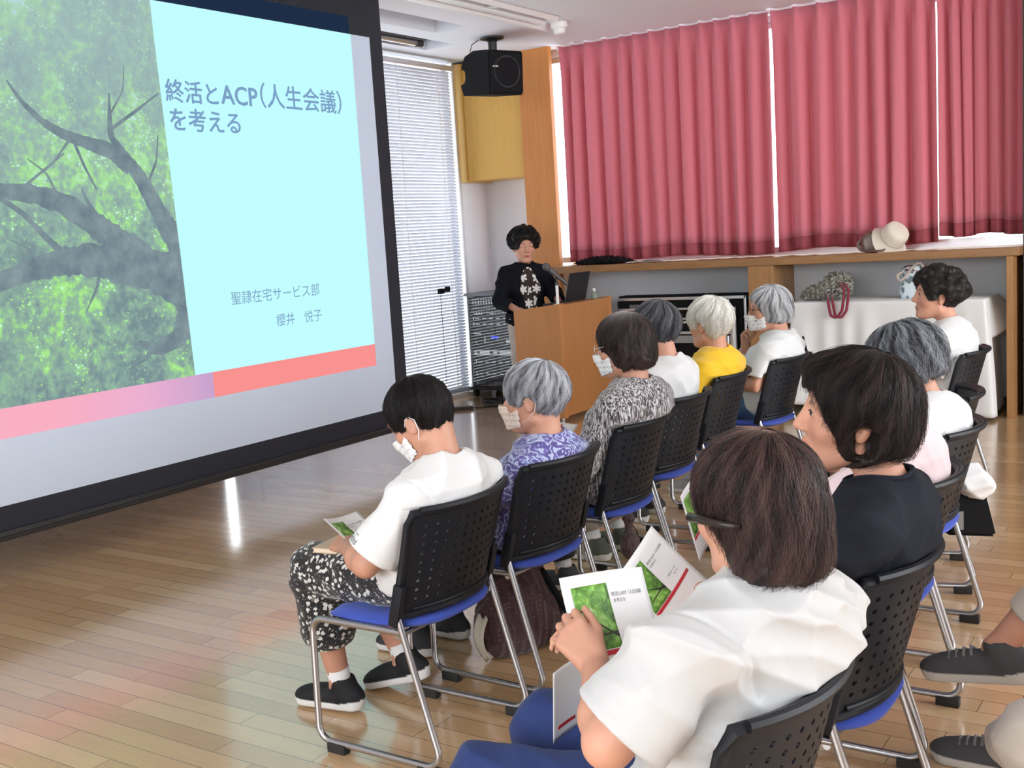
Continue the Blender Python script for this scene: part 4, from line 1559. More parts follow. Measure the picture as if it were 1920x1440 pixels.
class Body:
    def __init__(self, key, name_label, loc, rz, head, look=(0, 0, 0), hs=1.0, neck=None, sw=.172, w=1.0, depth=1.0, pelvis=(0, -.075, .545),
                 armL=None, armR=None, kneeL=(-.10, .34, .505), kneeR=(.10, .34, .505), ankL=(-.10, .33, .085), ankR=(.10, .33, .085), res=.006,
                 tone=1.0, hip_w=.085, bust=True, group=None, toeL=None, toeR=None, shoulder_drop=.055, seated=True, SL=None, SR=None):
        self.root = thing('person', name_label, 'person', (*loc, 0), rz, group)
        self.key = key
        self.hc = V3(*head)
        self.R = rotm(*look)
        self.hs = hs
        self.res = res
        self.tone = tone
        self.N = V3(*(neck if neck else (head[0] * .6, head[1] - .05, head[2] - .150 * hs)))
        self.P = V3(*pelvis)
        self.sw, self.w, self.dp = sw, w, depth
        self.hip_w = hip_w
        z = unit(self.N - self.P)
        self.S = {-1: self.N + V3(-sw, .005, -shoulder_drop), 1: self.N + V3(sw, .005, -shoulder_drop)}
        if SL:
            self.S[-1] = V3(*SL)
        if SR:
            self.S[1] = V3(*SR)
        dfl = dict(E=(.235, -.02, .665), W=(.125, .205, .640), f=(-.55, .8, -.15), n=(0, 0, -1), curl=(18, 22, 16))
        self.arm = {}
        for s, a in ((-1, armL), (1, armR)):
            b = dict(dfl)
            b['E'] = (s * .235, -.02, .665)
            b['W'] = (s * .125, .205, .640)
            b['f'] = (-s * .55, .8, -.15)
            if a:
                b.update(a)
            self.arm[s] = {k: (V3(*v) if k in 'EWfn' else v) for k, v in b.items()}
        self.knee = {-1: V3(*kneeL), 1: V3(*kneeR)}
        self.ank = {-1: V3(*ankL), 1: V3(*ankR)}
        self.toe = {-1: V3(*(toeL or (-.02, 1, -.0))), 1: V3(*(toeR or (.02, 1, -.0)))}
        self.bust = bust
        self.seated = seated

    # ---- primitive lists
    def torso(self):
        P, N, w, dp = self.P, self.N, self.w, self.dp
        ax = unit(N - P)
        L = np.linalg.norm(N - P)
        x = unit(self.S[1] - self.S[-1])
        y = unit(np.cross(ax, x))
        R = np.stack([x, y, ax], 1)
        Q = lambda t, oy=0.0: P + ax * L * t + y * oy
        sw = self.sw
        pr = [('ell', Q(0.02, .0), V3(.172 * w, .128 * dp, .125), R, .03),
              ('ell', Q(.30, .005), V3(.148 * w, .115 * dp, .15), R, .06),
              ('ell', Q(.62, -.005), V3(.158 * w, .112 * dp, .17), R, .06),
              ('ell', Q(.84, -.012), V3(.80 * sw, .090 * dp, .095), R, .06),
              ('cap', self.S[-1] * .93 + self.S[1] * .07, self.S[1] * .93 + self.S[-1] * .07, .050, .050, .05),
              ('cap', N - ax * .02, self.S[-1] * .85 + N * .15, .050, .042, .05),
              ('cap', N - ax * .02, self.S[1] * .85 + N * .15, .050, .042, .05)]
        if self.bust:
            pr += [('ell', Q(.58, .085) + x * s * .07, V3(.065, .05, .06), R, .05) for s in (-1, 1)]
        return pr

    def neck(self):
        base = self.hc + self.R @ (V3(0, -.030, -.055) * self.hs)
        return [('cap', self.N - unit(base - self.N) * .03, base, .056, .050, .02)]

    def arm_prims(self, s, r0=.046, r1=.036):
        a = self.arm[s]
        S, E, W = self.S[s], a['E'], a['W']
        pr = [('cap', S, S * .5 + E * .5, .052, r0, .03), ('cap', S * .5 + E * .5, E, r0, r1 + .002, .02)]
        mid = E * .68 + W * .32
        pr += [('cap', E, mid, r1 + .001, r1 + .003, .02), ('cap', mid, W, r1 + .003, .0245, .02)]
        return pr

    def leg_prims(self, s):
        H = self.P + V3(s * self.hip_w, .02, -.015)
        K, A = self.knee[s], self.ank[s]
        c = K * .7 + A * .3 + unit(np.cross(K - A, V3(1, 0, 0))) * .012
        return [('cap', H, K, .082 if self.seated else .085, .058, .03), ('cap', K, c, .055, .052, .03), ('cap', c, A, .052, .034, .03)]

    # ---- skin
    def skin(self, hands=(-1, 1), smooth=2, extra=None, lips=1.0, legs=True, hand_s=0.95):
        pr = self.torso() + self.neck() + xf(head_prims(self.hs), self.R, self.hc)
        for s in (-1, 1):
            pr += self.arm_prims(s)
            if legs:
                pr += self.leg_prims(s)
                t = unit(self.toe[s])
                A = self.ank[s]
                pr += [('cap', A, A + V3(0, 0, -.03) + t * -.01, .032, .030, .02), ('cap', A + V3(0, 0, -.035), A + t * .12 + V3(0, 0, -.055), .030, .020, .02)]
        for s in hands:
            a = self.arm[s]
            pr += hand_prims(a['W'], a['f'], a['n'], s, a['curl'], a.get('spread', 1.0), hand_s, a.get('thumb'))
        lo = np.min([np.minimum(q[1], q[2]) if q[0] == 'cap' else q[1] - q[2].max() for q in pr], 0) - .09
        hi = np.max([np.maximum(q[1], q[2]) if q[0] == 'cap' else q[1] + q[2].max() for q in pr], 0) + .09
        f = Field(lo, hi, self.res)
        # the torso under the clothes is a touch slimmer than the clothes
        f.run(pr[:7 + (2 if self.bust else 0)], -.006)
        f.run(pr[7 + (2 if self.bust else 0):])
        if self.seated:
            f.chair_back(.022)
        V, F = f.mesh()
        V = smooth_mesh(V, F, smooth, .35)
        me = np_mesh('body', V, F)
        q = (V - self.hc) @ self.R / self.hs
        C = np.repeat((SKIN * self.tone)[None], len(V), 0)
        nz = vnoise(V * 30, 5)[:, None]
        C = C * (1 + .06 * nz)
        hand = np.zeros(len(V))
        for s in (-1, 1):
            hand = np.maximum(hand, np.clip(1.4 - np.linalg.norm(V - self.arm[s]['W'], axis=1) / .14, 0, 1))
        C = C * (1 - .16 * hand[:, None])
        ck = np.exp(-(((np.abs(q[:, 0]) - .040) / .02) ** 2 + ((q[:, 2] + .03) / .022) ** 2)) * (q[:, 1] > .03)
        C = C * (1 - ck[:, None] * np.array([.02, .12, .12]))
        lp = np.exp(-((q[:, 0] / .021) ** 4 + ((q[:, 2] + .0645) / .0085) ** 4)) * (q[:, 1] > .07) * lips
        C = C * (1 - lp[:, None]) + lp[:, None] * np.array(lin(176, 98, 92))
        br = np.exp(-(((np.abs(q[:, 0]) - .033) / .018) ** 4 + ((q[:, 2] - .029 + 18 * (np.abs(q[:, 0]) - .033) ** 2) / .0042) ** 4)) * (q[:, 1] > .05)
        C = C * (1 - .8 * br[:, None]) + .8 * br[:, None] * np.array(lin(70, 52, 46))
        add_color(me, C)
        return link_mesh('body', me, M_skin, self.root)

    def eyes(self, closed=False):
        for e in (-1, 1):
            c = self.hc + self.R @ (V3(e * .031, .0775, .006) * self.hs)
            if closed:
                pts = [self.hc + self.R @ (V3(e * (.031 + dx), .0885 - abs(dx) * .25, .0035 - 6 * dx * dx * -1) * self.hs) for dx in np.linspace(-.013, .013, 7)]
                MB().tube(pts, .0012, 5).build('eyelash_line', mat('lash', (0.05, 0.03, 0.025), .7), self.root)
                continue
            mb = MB()
            M = Matrix.Translation(Vector(c)) @ Matrix([list(r) for r in self.R]).to_4x4()
            Vv, F = [], []
            nu, nv = 20, 14
            for j in range(nv + 1):
                an = PI * j / nv
                for i in range(nu):
                    b = 2 * PI * i / nu
                    Vv.append((.0125 * math.sin(an) * math.cos(b), .0118 * math.cos(an), .0088 * math.sin(an) * math.sin(b)))
            for j in range(nv):
                for i in range(nu):
                    F.append((j * nu + i, j * nu + (i + 1) % nu, (j + 1) * nu + (i + 1) % nu, (j + 1) * nu + i))
            me = arr_mesh('eye', Vv, F)
            P = np.array(Vv)
            r = np.hypot(P[:, 0], P[:, 2])
            C = np.where((r < .0078)[:, None], np.array([.018, .010, .007]), np.array([.62, .58, .55]))
            add_color(me, C)
            me.transform(M @ Matrix.Diagonal((self.hs, self.hs, self.hs, 1)))
            me.shade_smooth()
            link_mesh('eye', me, M_eye, self.root)
            # upper lid line
            pts = [self.hc + self.R @ (V3(e * (.031 + dx), .0905 - abs(dx) * .35, .0125 - 28 * dx * dx) * self.hs) for dx in np.linspace(-.0125, .0125, 7)]
            MB().tube(pts, .0013 * self.hs, 5).build('eyelash_line', M_lash, self.root)

    # ---- clothes
    def top(self, m, sleeve=.62, grow=.014, res=None, hem=.02, folds=None, neck_r=.062, seed=1, name='shirt', flare=.012, extra=(), neck_up=.012, cut=(), smooth=2, slim=0.0, open_neck=0.0, amp=1.0, hem_z=None, seam=.003):
        f = None
        tor = self.torso()
        lo = np.min([np.minimum(q[1], q[2]) if q[0] == 'cap' else q[1] - q[2].max() for q in tor], 0) - .12
        hi = np.max([np.maximum(q[1], q[2]) if q[0] == 'cap' else q[1] + q[2].max() for q in tor], 0) + .12
        ends = {}
        for s in (-1, 1):
            S, E, W = self.S[s], self.arm[s]['E'], self.arm[s]['W']
            e = S + (E - S) * min(sleeve, 1.0) if sleeve <= 1 else E + (W - E) * (sleeve - 1)
            ends[s] = e
            lo = np.minimum(lo, np.minimum(e, E if sleeve > 1 else e) - .11)
            hi = np.maximum(hi, np.maximum(e, E if sleeve > 1 else e) + .11)
        f = Field(lo, hi, res or self.res)
        f.run(tor, grow - slim)
        # skirt of the top over the hips
        f.ell(self.P + V3(0, .0, -.015 + hem), V3(.185 * self.w, .150 * self.dp, .105), None, .05)
        for p in extra:
            f.run([p])
        for s in (-1, 1):
            S, E, W = self.S[s], self.arm[s]['E'], self.arm[s]['W']
            sub = Field(np.minimum(np.minimum(S, ends[s]), E if sleeve > 1 else S) - .12, np.maximum(np.maximum(S, ends[s]), E if sleeve > 1 else S) + .12, f.h)
            sub.lo = f.lo + np.round((sub.lo - f.lo) / f.h) * f.h
            sub.ax = [sub.lo[i] + np.arange(sub.n[i], dtype=np.float32) * f.h for i in range(3)]
            g0 = grow
            if sleeve <= 1:
                dr = unit(E - S)
                rE = .050 + g0 + flare
                sub.cap(S, ends[s] + dr * .05, .056 + g0, rE, .02)
                inner = (S, E, .050, .050)
            else:
                dr = unit(W - E)
                rE = .040 + g0 + flare * .6
                sub.cap(S, E, .056 + g0, .046 + g0, .02).cap(E, ends[s] + dr * .05, .045 + g0, rE - .004, .02)
                inner = (E, W, .043, .034)
            P = sub.pts(tuple(slice(0, int(v)) for v in sub.n))
            pl = sum((P[i] - ends[s][i]) * dr[i] for i in range(3))
            sub.d = np.maximum(sub.d, pl)
            ind = Field.cap_d(P, inner[0], inner[1] + dr * .1, inner[2] + .004, inner[3] + .004 + flare * .5)
            sub.d = np.maximum(sub.d, -np.maximum(ind, -(pl + .035)))
            sub.d += (.0016 * np.exp(-((pl + .022) / .003) ** 2)).astype(np.float32)
            # merge into the shirt field where the boxes overlap
            a0 = np.round((sub.lo - f.lo) / f.h).astype(int)
            b0 = a0 + sub.n
            a1, b1 = np.maximum(a0, 0), np.minimum(b0, f.n)
            s1 = tuple(slice(a1[i], b1[i]) for i in range(3))
            s2 = tuple(slice(a1[i] - a0[i], b1[i] - a0[i]) for i in range(3))
            f.blend(s1, sub.d[s2], .03)
        for p in cut:
            f.run([p])
        if folds:
            for a, b, r, k in folds:
                f.cap(a, b, r, r * .6, k)
        r = np.random.default_rng(seed)
        wv = [((r.normal(), r.normal() * .4, r.normal() * .6 + .5), (.20 + .16 * r.random()), .0034 * amp, r.random() * 6) for _ in range(4)]
        wv += [((r.normal() * .3, .2, 1), .12, .0020 * amp, r.random() * 6)]
        f.ripple(wv, fade=[(ends[s], .085, .16) for s in (-1, 1)])
        if self.seated:
            f.chair_back(.007)
        for s in (-1, 1):      # armhole seams
            S = self.S[s]
            w_ = f.win(S - .16, S + .16)
            Pw = f.pts(w_)
            nn = unit(V3(s * .92, .0, -.30))
            pl = sum((Pw[i] - (S[i] - s * .012 * (i == 0))) * nn[i] for i in range(3))
            rr = np.sqrt(sum((Pw[i] - S[i]) ** 2 for i in range(3)))
            f.d[w_] += (seam * np.exp(-(pl / .0045) ** 2) * (rr < .13)).astype(np.float32)
        # neck opening
        base = self.hc + self.R @ (V3(0, -.030, -.055) * self.hs)
        nd = unit(base - self.N)
        f.cap(self.N + nd * (neck_up + .02) + V3(0, .004, 0), base + nd * .05, neck_r, neck_r + .02, .006, 'cut')
        if open_neck:
            f.cap(self.N + V3(0, .06, .0), self.N + V3(0, .12, -open_neck), .035, .012, .01, 'cut')
        hz = hem_z if hem_z is not None else (self.P[2] - .115 if self.seated else self.P[2] - .10)
        f.half((0, 0, hz), (0, 0, -1), .008)
        if self.seated:   # lies on the seat
            f.half((0, 0, .452), (0, 0, -1), .01)
        V, F = f.mesh()
        V = smooth_mesh(V, F, smooth, .4)
        me = np_mesh(name, V, F)
        self.last_top = (f, V)
        return link_mesh(name, me, m, self.root)

    def collar_rib(self, m, name='collar', r=.0062, up=.012, nr=.0645, tilt=.02):
        base = self.hc + self.R @ (V3(0, -.030, -.055) * self.hs)
        nd = unit(base - self.N)
        x = unit(np.cross(nd, V3(0, 1, 0)) * -1)
        y = unit(np.cross(x, nd)) * -1
        y = unit(np.cross(nd, x))
        f, V = self.last_top
        pts = []
        for k in range(40):
            an = 2 * PI * k / 40
            dd = x * math.cos(an) + y * math.sin(an)
            # slide out from the neck until the shirt surface is met
            c0 = self.N + nd * (up + .004) + V3(0, .004, 0) + dd * nr
            hs = np.linspace(.05, -.09, 60)
            P = c0[None] + nd[None] * hs[:, None]
            dv = f.sample(P)
            j = np.argmax(dv < 0.001)
            pts.append(tuple(P[j] if dv[j] < .001 else c0))
        Q = np.array(pts)
        for _ in range(3):
            Q = (np.roll(Q, 1, 0) + 2 * Q + np.roll(Q, -1, 0)) / 4
        return MB().tube([tuple(q) for q in Q], r, 8, closed=True).build(name, m, self.root, smooth=True)

    def bottoms(self, m, cuff=.10, grow=.012, name='trousers', baggy=0.0, seed=2, res=None, skirt=None):
        pr = []
        for s in (-1, 1):
            pr += self.leg_prims(s)
        pr = [('ell', self.P + V3(0, .0, -.01), V3(.170 * self.w, .125, .105), np.eye(3), .03)] + pr
        lo = np.min([np.minimum(q[1], q[2]) if q[0] == 'cap' else q[1] - q[2].max() for q in pr], 0) - .13
        hi = np.max([np.maximum(q[1], q[2]) if q[0] == 'cap' else q[1] + q[2].max() for q in pr], 0) + .13
        f = Field(lo, hi, res or self.res)
        f.ell(self.P + V3(0, 0, -.01), V3(.170 * self.w, .125, .105), None, .03, 'add', grow)
        fades = []
        for s in (-1, 1):
            H = self.P + V3(s * self.hip_w, .02, -.015)
            K, A = self.knee[s], self.ank[s]
            end = K + (A - K) * (1 - cuff / max(np.linalg.norm(A - K), .01))
            dr = unit(A - K)
            b = baggy
            sub = Field(np.minimum(np.minimum(H, K), end) - .16, np.maximum(np.maximum(H, K), end) + .16, f.h)
            sub.lo = f.lo + np.round((sub.lo - f.lo) / f.h) * f.h
            sub.ax = [(sub.lo[i] + np.arange(sub.n[i]) * f.h).astype(np.float32) for i in range(3)]
            sub.cap(H, K, .082 + grow, .060 + grow + b * .5, .03)
            if b > .015:
                sub.cap(K, end - dr * .05, .058 + grow + b * .5, .046 + grow + b, .02).cap(end - dr * .05, end + dr * .03, .046 + grow + b, .036 + grow, .02)
            else:
                sub.cap(K, end + dr * .03, .058 + grow, .046 + grow, .02)
            P = sub.pts(tuple(slice(0, int(v)) for v in sub.n))
            pl = sum((P[i] - end[i]) * dr[i] for i in range(3))
            near = np.sqrt(sum((P[i] - end[i]) ** 2 for i in range(3))) < .15
            sub.d = np.where(near, np.maximum(sub.d, pl), sub.d)
            ind = Field.cap_d(P, K, end + dr * .1, .042, .042)
            sub.d = np.where(near, np.maximum(sub.d, -np.maximum(ind, -(pl + .03))), sub.d)
            fades.append((end, .08, .14))
            a0 = np.round((sub.lo - f.lo) / f.h).astype(int)
            b0 = a0 + sub.n
            a1, b1 = np.maximum(a0, 0), np.minimum(b0, f.n)
            f.blend(tuple(slice(a1[i], b1[i]) for i in range(3)), sub.d[tuple(slice(a1[i] - a0[i], b1[i] - a0[i]) for i in range(3))], .02)
        if skirt:
            for p in skirt:
                f.run([p])
        r = np.random.default_rng(seed)
        f.ripple([((r.normal(), r.normal() * .5, r.normal()), .16 + .12 * r.random(), .0028, r.random() * 6) for _ in range(4)], fade=fades)
        if self.seated:
            f.chair_back(.012)
        V, F = f.mesh()
        V = smooth_mesh(V, F, 2, .4)
        return link_mesh(name, np_mesh(name, V, F), m, self.root)

    def shoes(self, upper, sole=(0.7, 0.7, 0.7), sides=(-1, 1), s_=1.0, lift=None, socks=True, lace=None):
        for s in sides:
            A = self.ank[s]
            t3 = unit(self.toe[s])
            up = unit(V3(0, 0, 1) - t3 * t3[2])
            sd = np.cross(t3, up)
            R = np.stack([sd, t3, up], 1)
            O = A - up * .085
            lo = O - .24
            hi = O + .27
            f = Field(V3(-.08, -.13, -.02), V3(.08, .24, .14), .0045)
            I = np.eye(3)
            f.ell(V3(0, -.035, .040), V3(.038, .055, .045), I, .02)
            f.ell(V3(0, .055, .036), V3(.041, .085, .040), I, .03)
            f.ell(V3(.003, .130, .026), V3(.042, .062, .030), I, .03)
            f.cap(V3(0, -.02, .05), V3(0, -.012, .085), .040, .043, .02)
            f.cap(V3(0, -.045, .012), V3(0, .14, .012), .036, .042, .012)
            f.cap(V3(0, -.012, .07), V3(0, -.008, .14), .033, .036, .004, 'cut')
            f.half((0, 0, 0.0), (0, 0, -1), .004)
            V, F = f.mesh()
            V = smooth_mesh(V, F, 1, .4)
            C = np.where((V[:, 2] < .026 + .012 * (V[:, 1] < -.02) * (-V[:, 1] / .1))[:, None], np.array(sole), np.array(upper))
            W = (V * s_) @ R.T + O
            me = np_mesh('shoe', W, F)
            add_color(me, C)
            o = link_mesh('shoe', me, M_shoe, self.root)
            if lace is not None:
                mb = MB()
                for q in range(4):
                    y = .055 + q * .018
                    mb.tube([R @ (V3(-.026, y, .068 - q * .0035) * s_) + O, R @ (V3(0, y + .004, .0845 - q * .0050) * s_) + O, R @ (V3(.026, y, .068 - q * .0035) * s_) + O], .0042, 6)
                mb.build('lace', lace, o)
            if socks:
                MB().tube([O + up * .05, A + up * .0, A + unit(self.knee[s] - A) * .055], [.036, .037, .038], 14).build('sock', M_sock, self.root, smooth=True)

    # ---- hair
    def hair(self, style, c0, c1, streak=.5, vol=.014, nstr=900, srad=.0006, seed=3, res=.0038, name='hair', length=None, face=None, thin=None, curl_n=260, part=None, nape=-.075, extra=(), rough_k=.0022, tips=.018, fdepth=0.0, taper=None, mess=0.0):
        r = np.random.default_rng(seed)
        c0, c1 = np.array(c0), np.array(c1)
        f = Field(V3(-.15, -.19, -.20), V3(.15, .17, .17), res)
        I = np.eye(3)
        f.ell(V3(0, -.012, .024), V3(.074, .095, .084), I, .02, 'add', vol)
        nb = V3(.062, .052, .060) if style in ('bob', 'ear') else V3(.055, .046, .060)
        f.ell(V3(0, -.048, -.035), nb, I, .03, 'add', vol * .6)
        if style in ('bob', 'ear'):
            f.ell(V3(0, -.035, -.045), V3(.072, .062, .075), I, .03, 'add', vol * .9)
        if style == 'crop':
            pass
        for p in extra:
            f.run([p])
        # strand relief following the fall from the crown
        cax = unit(V3(*(part or (0, -.38, .92))))
        ex = unit(np.cross(V3(0, 1, 0), cax))
        ey = np.cross(cax, ex)
        s = tuple(slice(0, int(v)) for v in f.n)
        P = f.pts(s)
        qx = P[0] * ex[0] + (P[1] + .012) * ex[1] + (P[2] - .02) * ex[2]
        qy = P[0] * ey[0] + (P[1] + .012) * ey[1] + (P[2] - .02) * ey[2]
        qz = P[0] * cax[0] + (P[1] + .012) * cax[1] + (P[2] - .02) * cax[2]
        ph = np.arctan2(qy, qx) + .5 * np.sin(qz * 22 + seed)
        amp = np.clip(np.hypot(qx, qy) / .06, 0, 1)
        if style == 'curly':
            w = np.sin(P[0] * 130 + 2 * np.sin(P[2] * 60)) * np.sin(P[1] * 120 + 2 * np.sin(P[0] * 70)) * np.sin(P[2] * 125 + 2 * np.sin(P[1] * 65))
            f.d += (w * .0065).astype(np.float32)
        else:
            ph = ph + .22 * np.sin(P[0] * 31 + seed) * np.sin(P[2] * 27 + 2 * seed) + .25 * np.sin(P[1] * 43 + P[2] * 19)
            f.d += (amp * (np.sin(ph * 11 + seed) * .5 + np.sin(ph * 19 + 2.5 * np.sin(qz * 21)) * .5 + np.sin(ph * 37 + 1.7 + 2 * np.sin(P[0] * 50)) * .3) * rough_k).astype(np.float32)
        if style == 'curly':
            for _ in range(curl_n):
                d = unit(r.normal(size=3))
                if d[2] < -.55 or (d[1] > .45 and d[2] < .30):
                    continue
                rr = .018 + .012 * r.random()
                c = V3(0, -.015, .022) + d * (V3(.074, .095, .084) + vol * (.75 + .5 * r.random()))
                f.ell(c, V3(rr, rr, rr) * .8, I, .006)
        tp = taper if taper is not None else (0.0 if style in ('bob', 'ear') else vol * .9)
        f.d += (tp * 1.2 * np.clip((-.005 - P[2]) / .06, 0, 1) * np.clip((.03 - P[1]) / .04, 0, 1)).astype(np.float32)
        # clear the face, the ears if short, and trim the nape
        fx, fz, fy = face or (.066, .052, .035)
        f.ell(V3(0, .125, -.055), V3(fx + .004, .095, fz + .062), I, .012, 'cut')
        f.cap(V3(-fx * .55, .12, -.10), V3(fx * .55, .12, -.10), .085, .085, .02, 'cut')
        if style in ('short', 'crop', 'curly'):
            for e in (-1, 1):
                f.ell(V3(e * .085, -.004, -.030), V3(.032, .026, .040), I, .01, 'cut')
                f.ell(V3(e * .085, .03, -.075), V3(.05, .06, .055), I, .01, 'cut')
        if fdepth:
            f.ell(V3(0, .125, -.035), V3(fx + .022, .095 + fdepth, fz + .046), I, .012, 'cut')
        nn_ = unit((0, -.25 if style != 'bob' else .0, -1))
        rag = .006 * np.sin(ph * 7 + seed) + .005 * np.sin(ph * 17 + 2 * seed)
        vv = P[0] * nn_[0] + P[1] * nn_[1] + (P[2] - nape) * nn_[2] + rag
        hh = np.maximum(.012 - np.abs(f.d - vv), 0) / .012
        f.d = (np.maximum(f.d, vv) + hh * hh * .012 * .25).astype(np.float32)
        fr = f
        # skull is not part of the hair: hollow it a little so it stays a cap
        V, F = f.mesh()
        V = smooth_mesh(V, F, 1, .4)
        vq = V - V3(0, -.012, .02)
        phv = np.arctan2(vq @ ey, vq @ ex)
        pol = np.arccos(np.clip((vq @ cax) / (np.linalg.norm(vq, axis=1) + 1e-9), -1, 1))
        clump = lambda p_, t_: np.sin(p_ * 9 + 1.2 * np.sin(t_ * 4 + seed) + seed) * .5 + np.sin(p_ * 23 + 1.6 * np.sin(t_ * 6) + 2 * seed) * .5
        nz = .5 + .5 * clump(phv, pol)
        if style == 'curly':
            nz = .5 + .5 * vnoise(V * 70, seed)
        mixw = np.clip(streak * nz * 1.2, 0, 1)
        if thin:
            # thin spots show a paler tone round the crown
            td = np.linalg.norm(V - (V3(0, -.012, .024) + unit(thin[0]) * (V3(.074, .095, .084) + vol)), axis=1)
            tw = np.exp(-(td / thin[1]) ** 2)[:, None] * thin[3]
        C = c0 * (1 - mixw[:, None]) + c1 * mixw[:, None]
        if thin:
            C = C * (1 - tw) + np.array(thin[2]) * tw
        Vall = [V @ (self.R * self.hs).T + self.hc]
        Fall = [F]
        Call = [C]
        # single strands lying over the cap
        n = nstr
        if n:
            steps = 9
            phi = r.random(n) * 2 * PI
            th0 = np.abs(r.normal(size=n)) * .55 + .12
            th1 = np.minimum(th0 + (.9 + .9 * r.random(n)) * (length or 1.0), 2.55)
            tt = np.linspace(0, 1, steps)
            cen = V3(0, -.012, .02)
            TH = th0[:, None] + (th1 - th0)[:, None] * tt[None]
            wob = r.normal(size=n)[:, None] * .10 * (1 + mess) + mess * .05 * np.sin(TH * 6 + 6 * r.random(n)[:, None]) + .06 * np.sin(TH * (3 + 3 * r.random(n)[:, None]) + 6 * r.random(n)[:, None]) * (3.0 if style == 'curly' else 1)
            PH = phi[:, None] + wob * TH
            D = (np.sin(TH) * np.cos(PH))[..., None] * ex + (np.sin(TH) * np.sin(PH))[..., None] * ey + np.cos(TH)[..., None] * cax
            rs = np.linspace(.05, .19, 42)
            S = fr.sample(cen + D[..., None, :] * rs[:, None])
            inside = S < 0
            has = inside.any(-1)
            last = len(rs) - 1 - np.argmax(inside[..., ::-1], -1)
            R0 = rs[last]
            s0 = np.take_along_axis(S, last[..., None], -1)[..., 0]
            R0 = R0 - s0.clip(-.01, 0)
            lift = (r.random(n) ** 3)[:, None] * .006 * (1 + 1.6 * mess) * (.3 + tt[None])
            pts = cen + D * (R0 + lift)[..., None]
            # where the cap ends the strand hangs on from its last point
            for k in range(1, steps):
                off = ~has[:, k]
                prev = pts[:, k - 1] - (pts[:, max(k - 2, 0)] if k > 1 else pts[:, k - 1] + V3(0, 0, .004))
                ln = np.linalg.norm(prev, axis=1, keepdims=True) + 1e-9
                step = prev / ln * tips / 3 + V3(0, 0, -.0012)
                pts[off, k] = (pts[:, k - 1] + step * (r.random(n)[:, None] * .8 + .2))[off]
            ok = has[:, 0]
            pts = pts[ok]
            m_ = len(pts)
            tang = np.gradient(pts, axis=1)
            tang /= np.linalg.norm(tang, axis=2, keepdims=True) + 1e-9
            out = pts - cen
            side = np.cross(tang, out)
            side /= np.linalg.norm(side, axis=2, keepdims=True) + 1e-9
            upv = np.cross(side, tang)
            rad = srad * (1 - .75 * tt ** 2)[None, :, None] * (0.7 + .8 * r.random(m_))[:, None, None] / self.hs
            ring = [pts + (side * math.cos(a) + upv * math.sin(a)) * rad for a in (0, 2 * PI / 3, 4 * PI / 3)]
            VS = np.stack(ring, 2)      # m, steps, 3, xyz
            base = (np.arange(m_)[:, None, None] * steps * 3 + np.arange(steps - 1)[None, :, None] * 3)
            k3 = np.arange(3)[None, None, :]
            k4 = (k3 + 1) % 3
            FS = np.stack([base + k3, base + k4, base + 3 + k4, base + 3 + k3], -1).reshape(-1, 4)
            cs = np.clip(streak + .55 * clump(PH[ok], TH[ok]) + r.normal(size=m_)[:, None] * .22, 0, 1)[..., None]
            CS = c0 * (1 - cs) + c1 * cs
            CS = np.repeat(CS[:, :, None, :], 3, 2).reshape(-1, 3)
            VS = VS.reshape(-1, 3)
            if thin:
                td = np.linalg.norm(VS - (V3(0, -.012, .024) + unit(thin[0]) * (V3(.074, .095, .084) + vol)), axis=1)
                keep = np.exp(-(td / thin[1]) ** 2)[:, None] * thin[3] * .8
                CS = CS * (1 - keep) + np.array(thin[2]) * keep
            Fall.append(FS + len(V))
            Vall.append(VS @ (self.R * self.hs).T + self.hc)
            Call.append(CS)
        me = np_mesh(name, np.concatenate(Vall), np.concatenate(Fall))
        add_color(me, np.concatenate(Call))
        return link_mesh(name, me, M_hair, self.root)

    # ---- things worn on the face
    def hp(self, x, y, z):
        return tuple(self.hc + self.R @ (V3(x, y, z) * self.hs))

    def mask(self, m=None, loops=True, low=-.108, high=-.012):
        f = Field(V3(-.10, -.02, -.14), V3(.10, .16, .03), .004)
        I = np.eye(3)
        f.ell(V3(0, .030, -.030), V3(.062, .062, .075), I, .03)
        f.ell(V3(0, .050, -.082), V3(.038, .036, .032), I, .03)
        f.cap(V3(-.05, -.002, -.066), V3(-.02, .058, -.096), .018, .016, .02).cap(V3(.05, -.002, -.066), V3(.02, .058, -.096), .018, .016, .02)
        f.cap(V3(0, .085, .0), V3(0, .108, -.03), .012, .014, .03)
        f.cap(V3(0, .1, -.03), V3(0, .092, -.09), .012, .012, .03)
        d = f.d
        f.d = np.maximum(d - .008, -(d - .0035))
        P = f.pts(tuple(slice(0, int(v)) for v in f.n))
        f.d = np.maximum(f.d, np.maximum(.036 - P[1] + 0 * P[0], np.maximum(P[2] - high + abs(P[0]) * .25, low - P[2] + abs(P[0]) * .25)))
        f.d += (np.sin(P[2] * 330) * .0006 + 0 * P[0]).astype(np.float32)
        V, F = f.mesh()
        V = smooth_mesh(V, F, 1, .3)
        mk = link_mesh('face_mask', np_mesh('face_mask', V @ (self.R * self.hs).T + self.hc, F), m or M_mask, self.root)
        if loops:
            for e in (-1, 1):
                mb = MB()
                mb.tube([self.hp(e * .060, .040, -.026), self.hp(e * .078, .0, .004), self.hp(e * .083, -.020, .010), self.hp(e * .083, -.034, -.010), self.hp(e * .079, -.026, -.040), self.hp(e * .066, .004, -.066), self.hp(e * .052, .040, -.082)], .0016 * self.hs, 6)
                mb.build('ear_loop', m or M_mask, mk, smooth=True)
        return mk

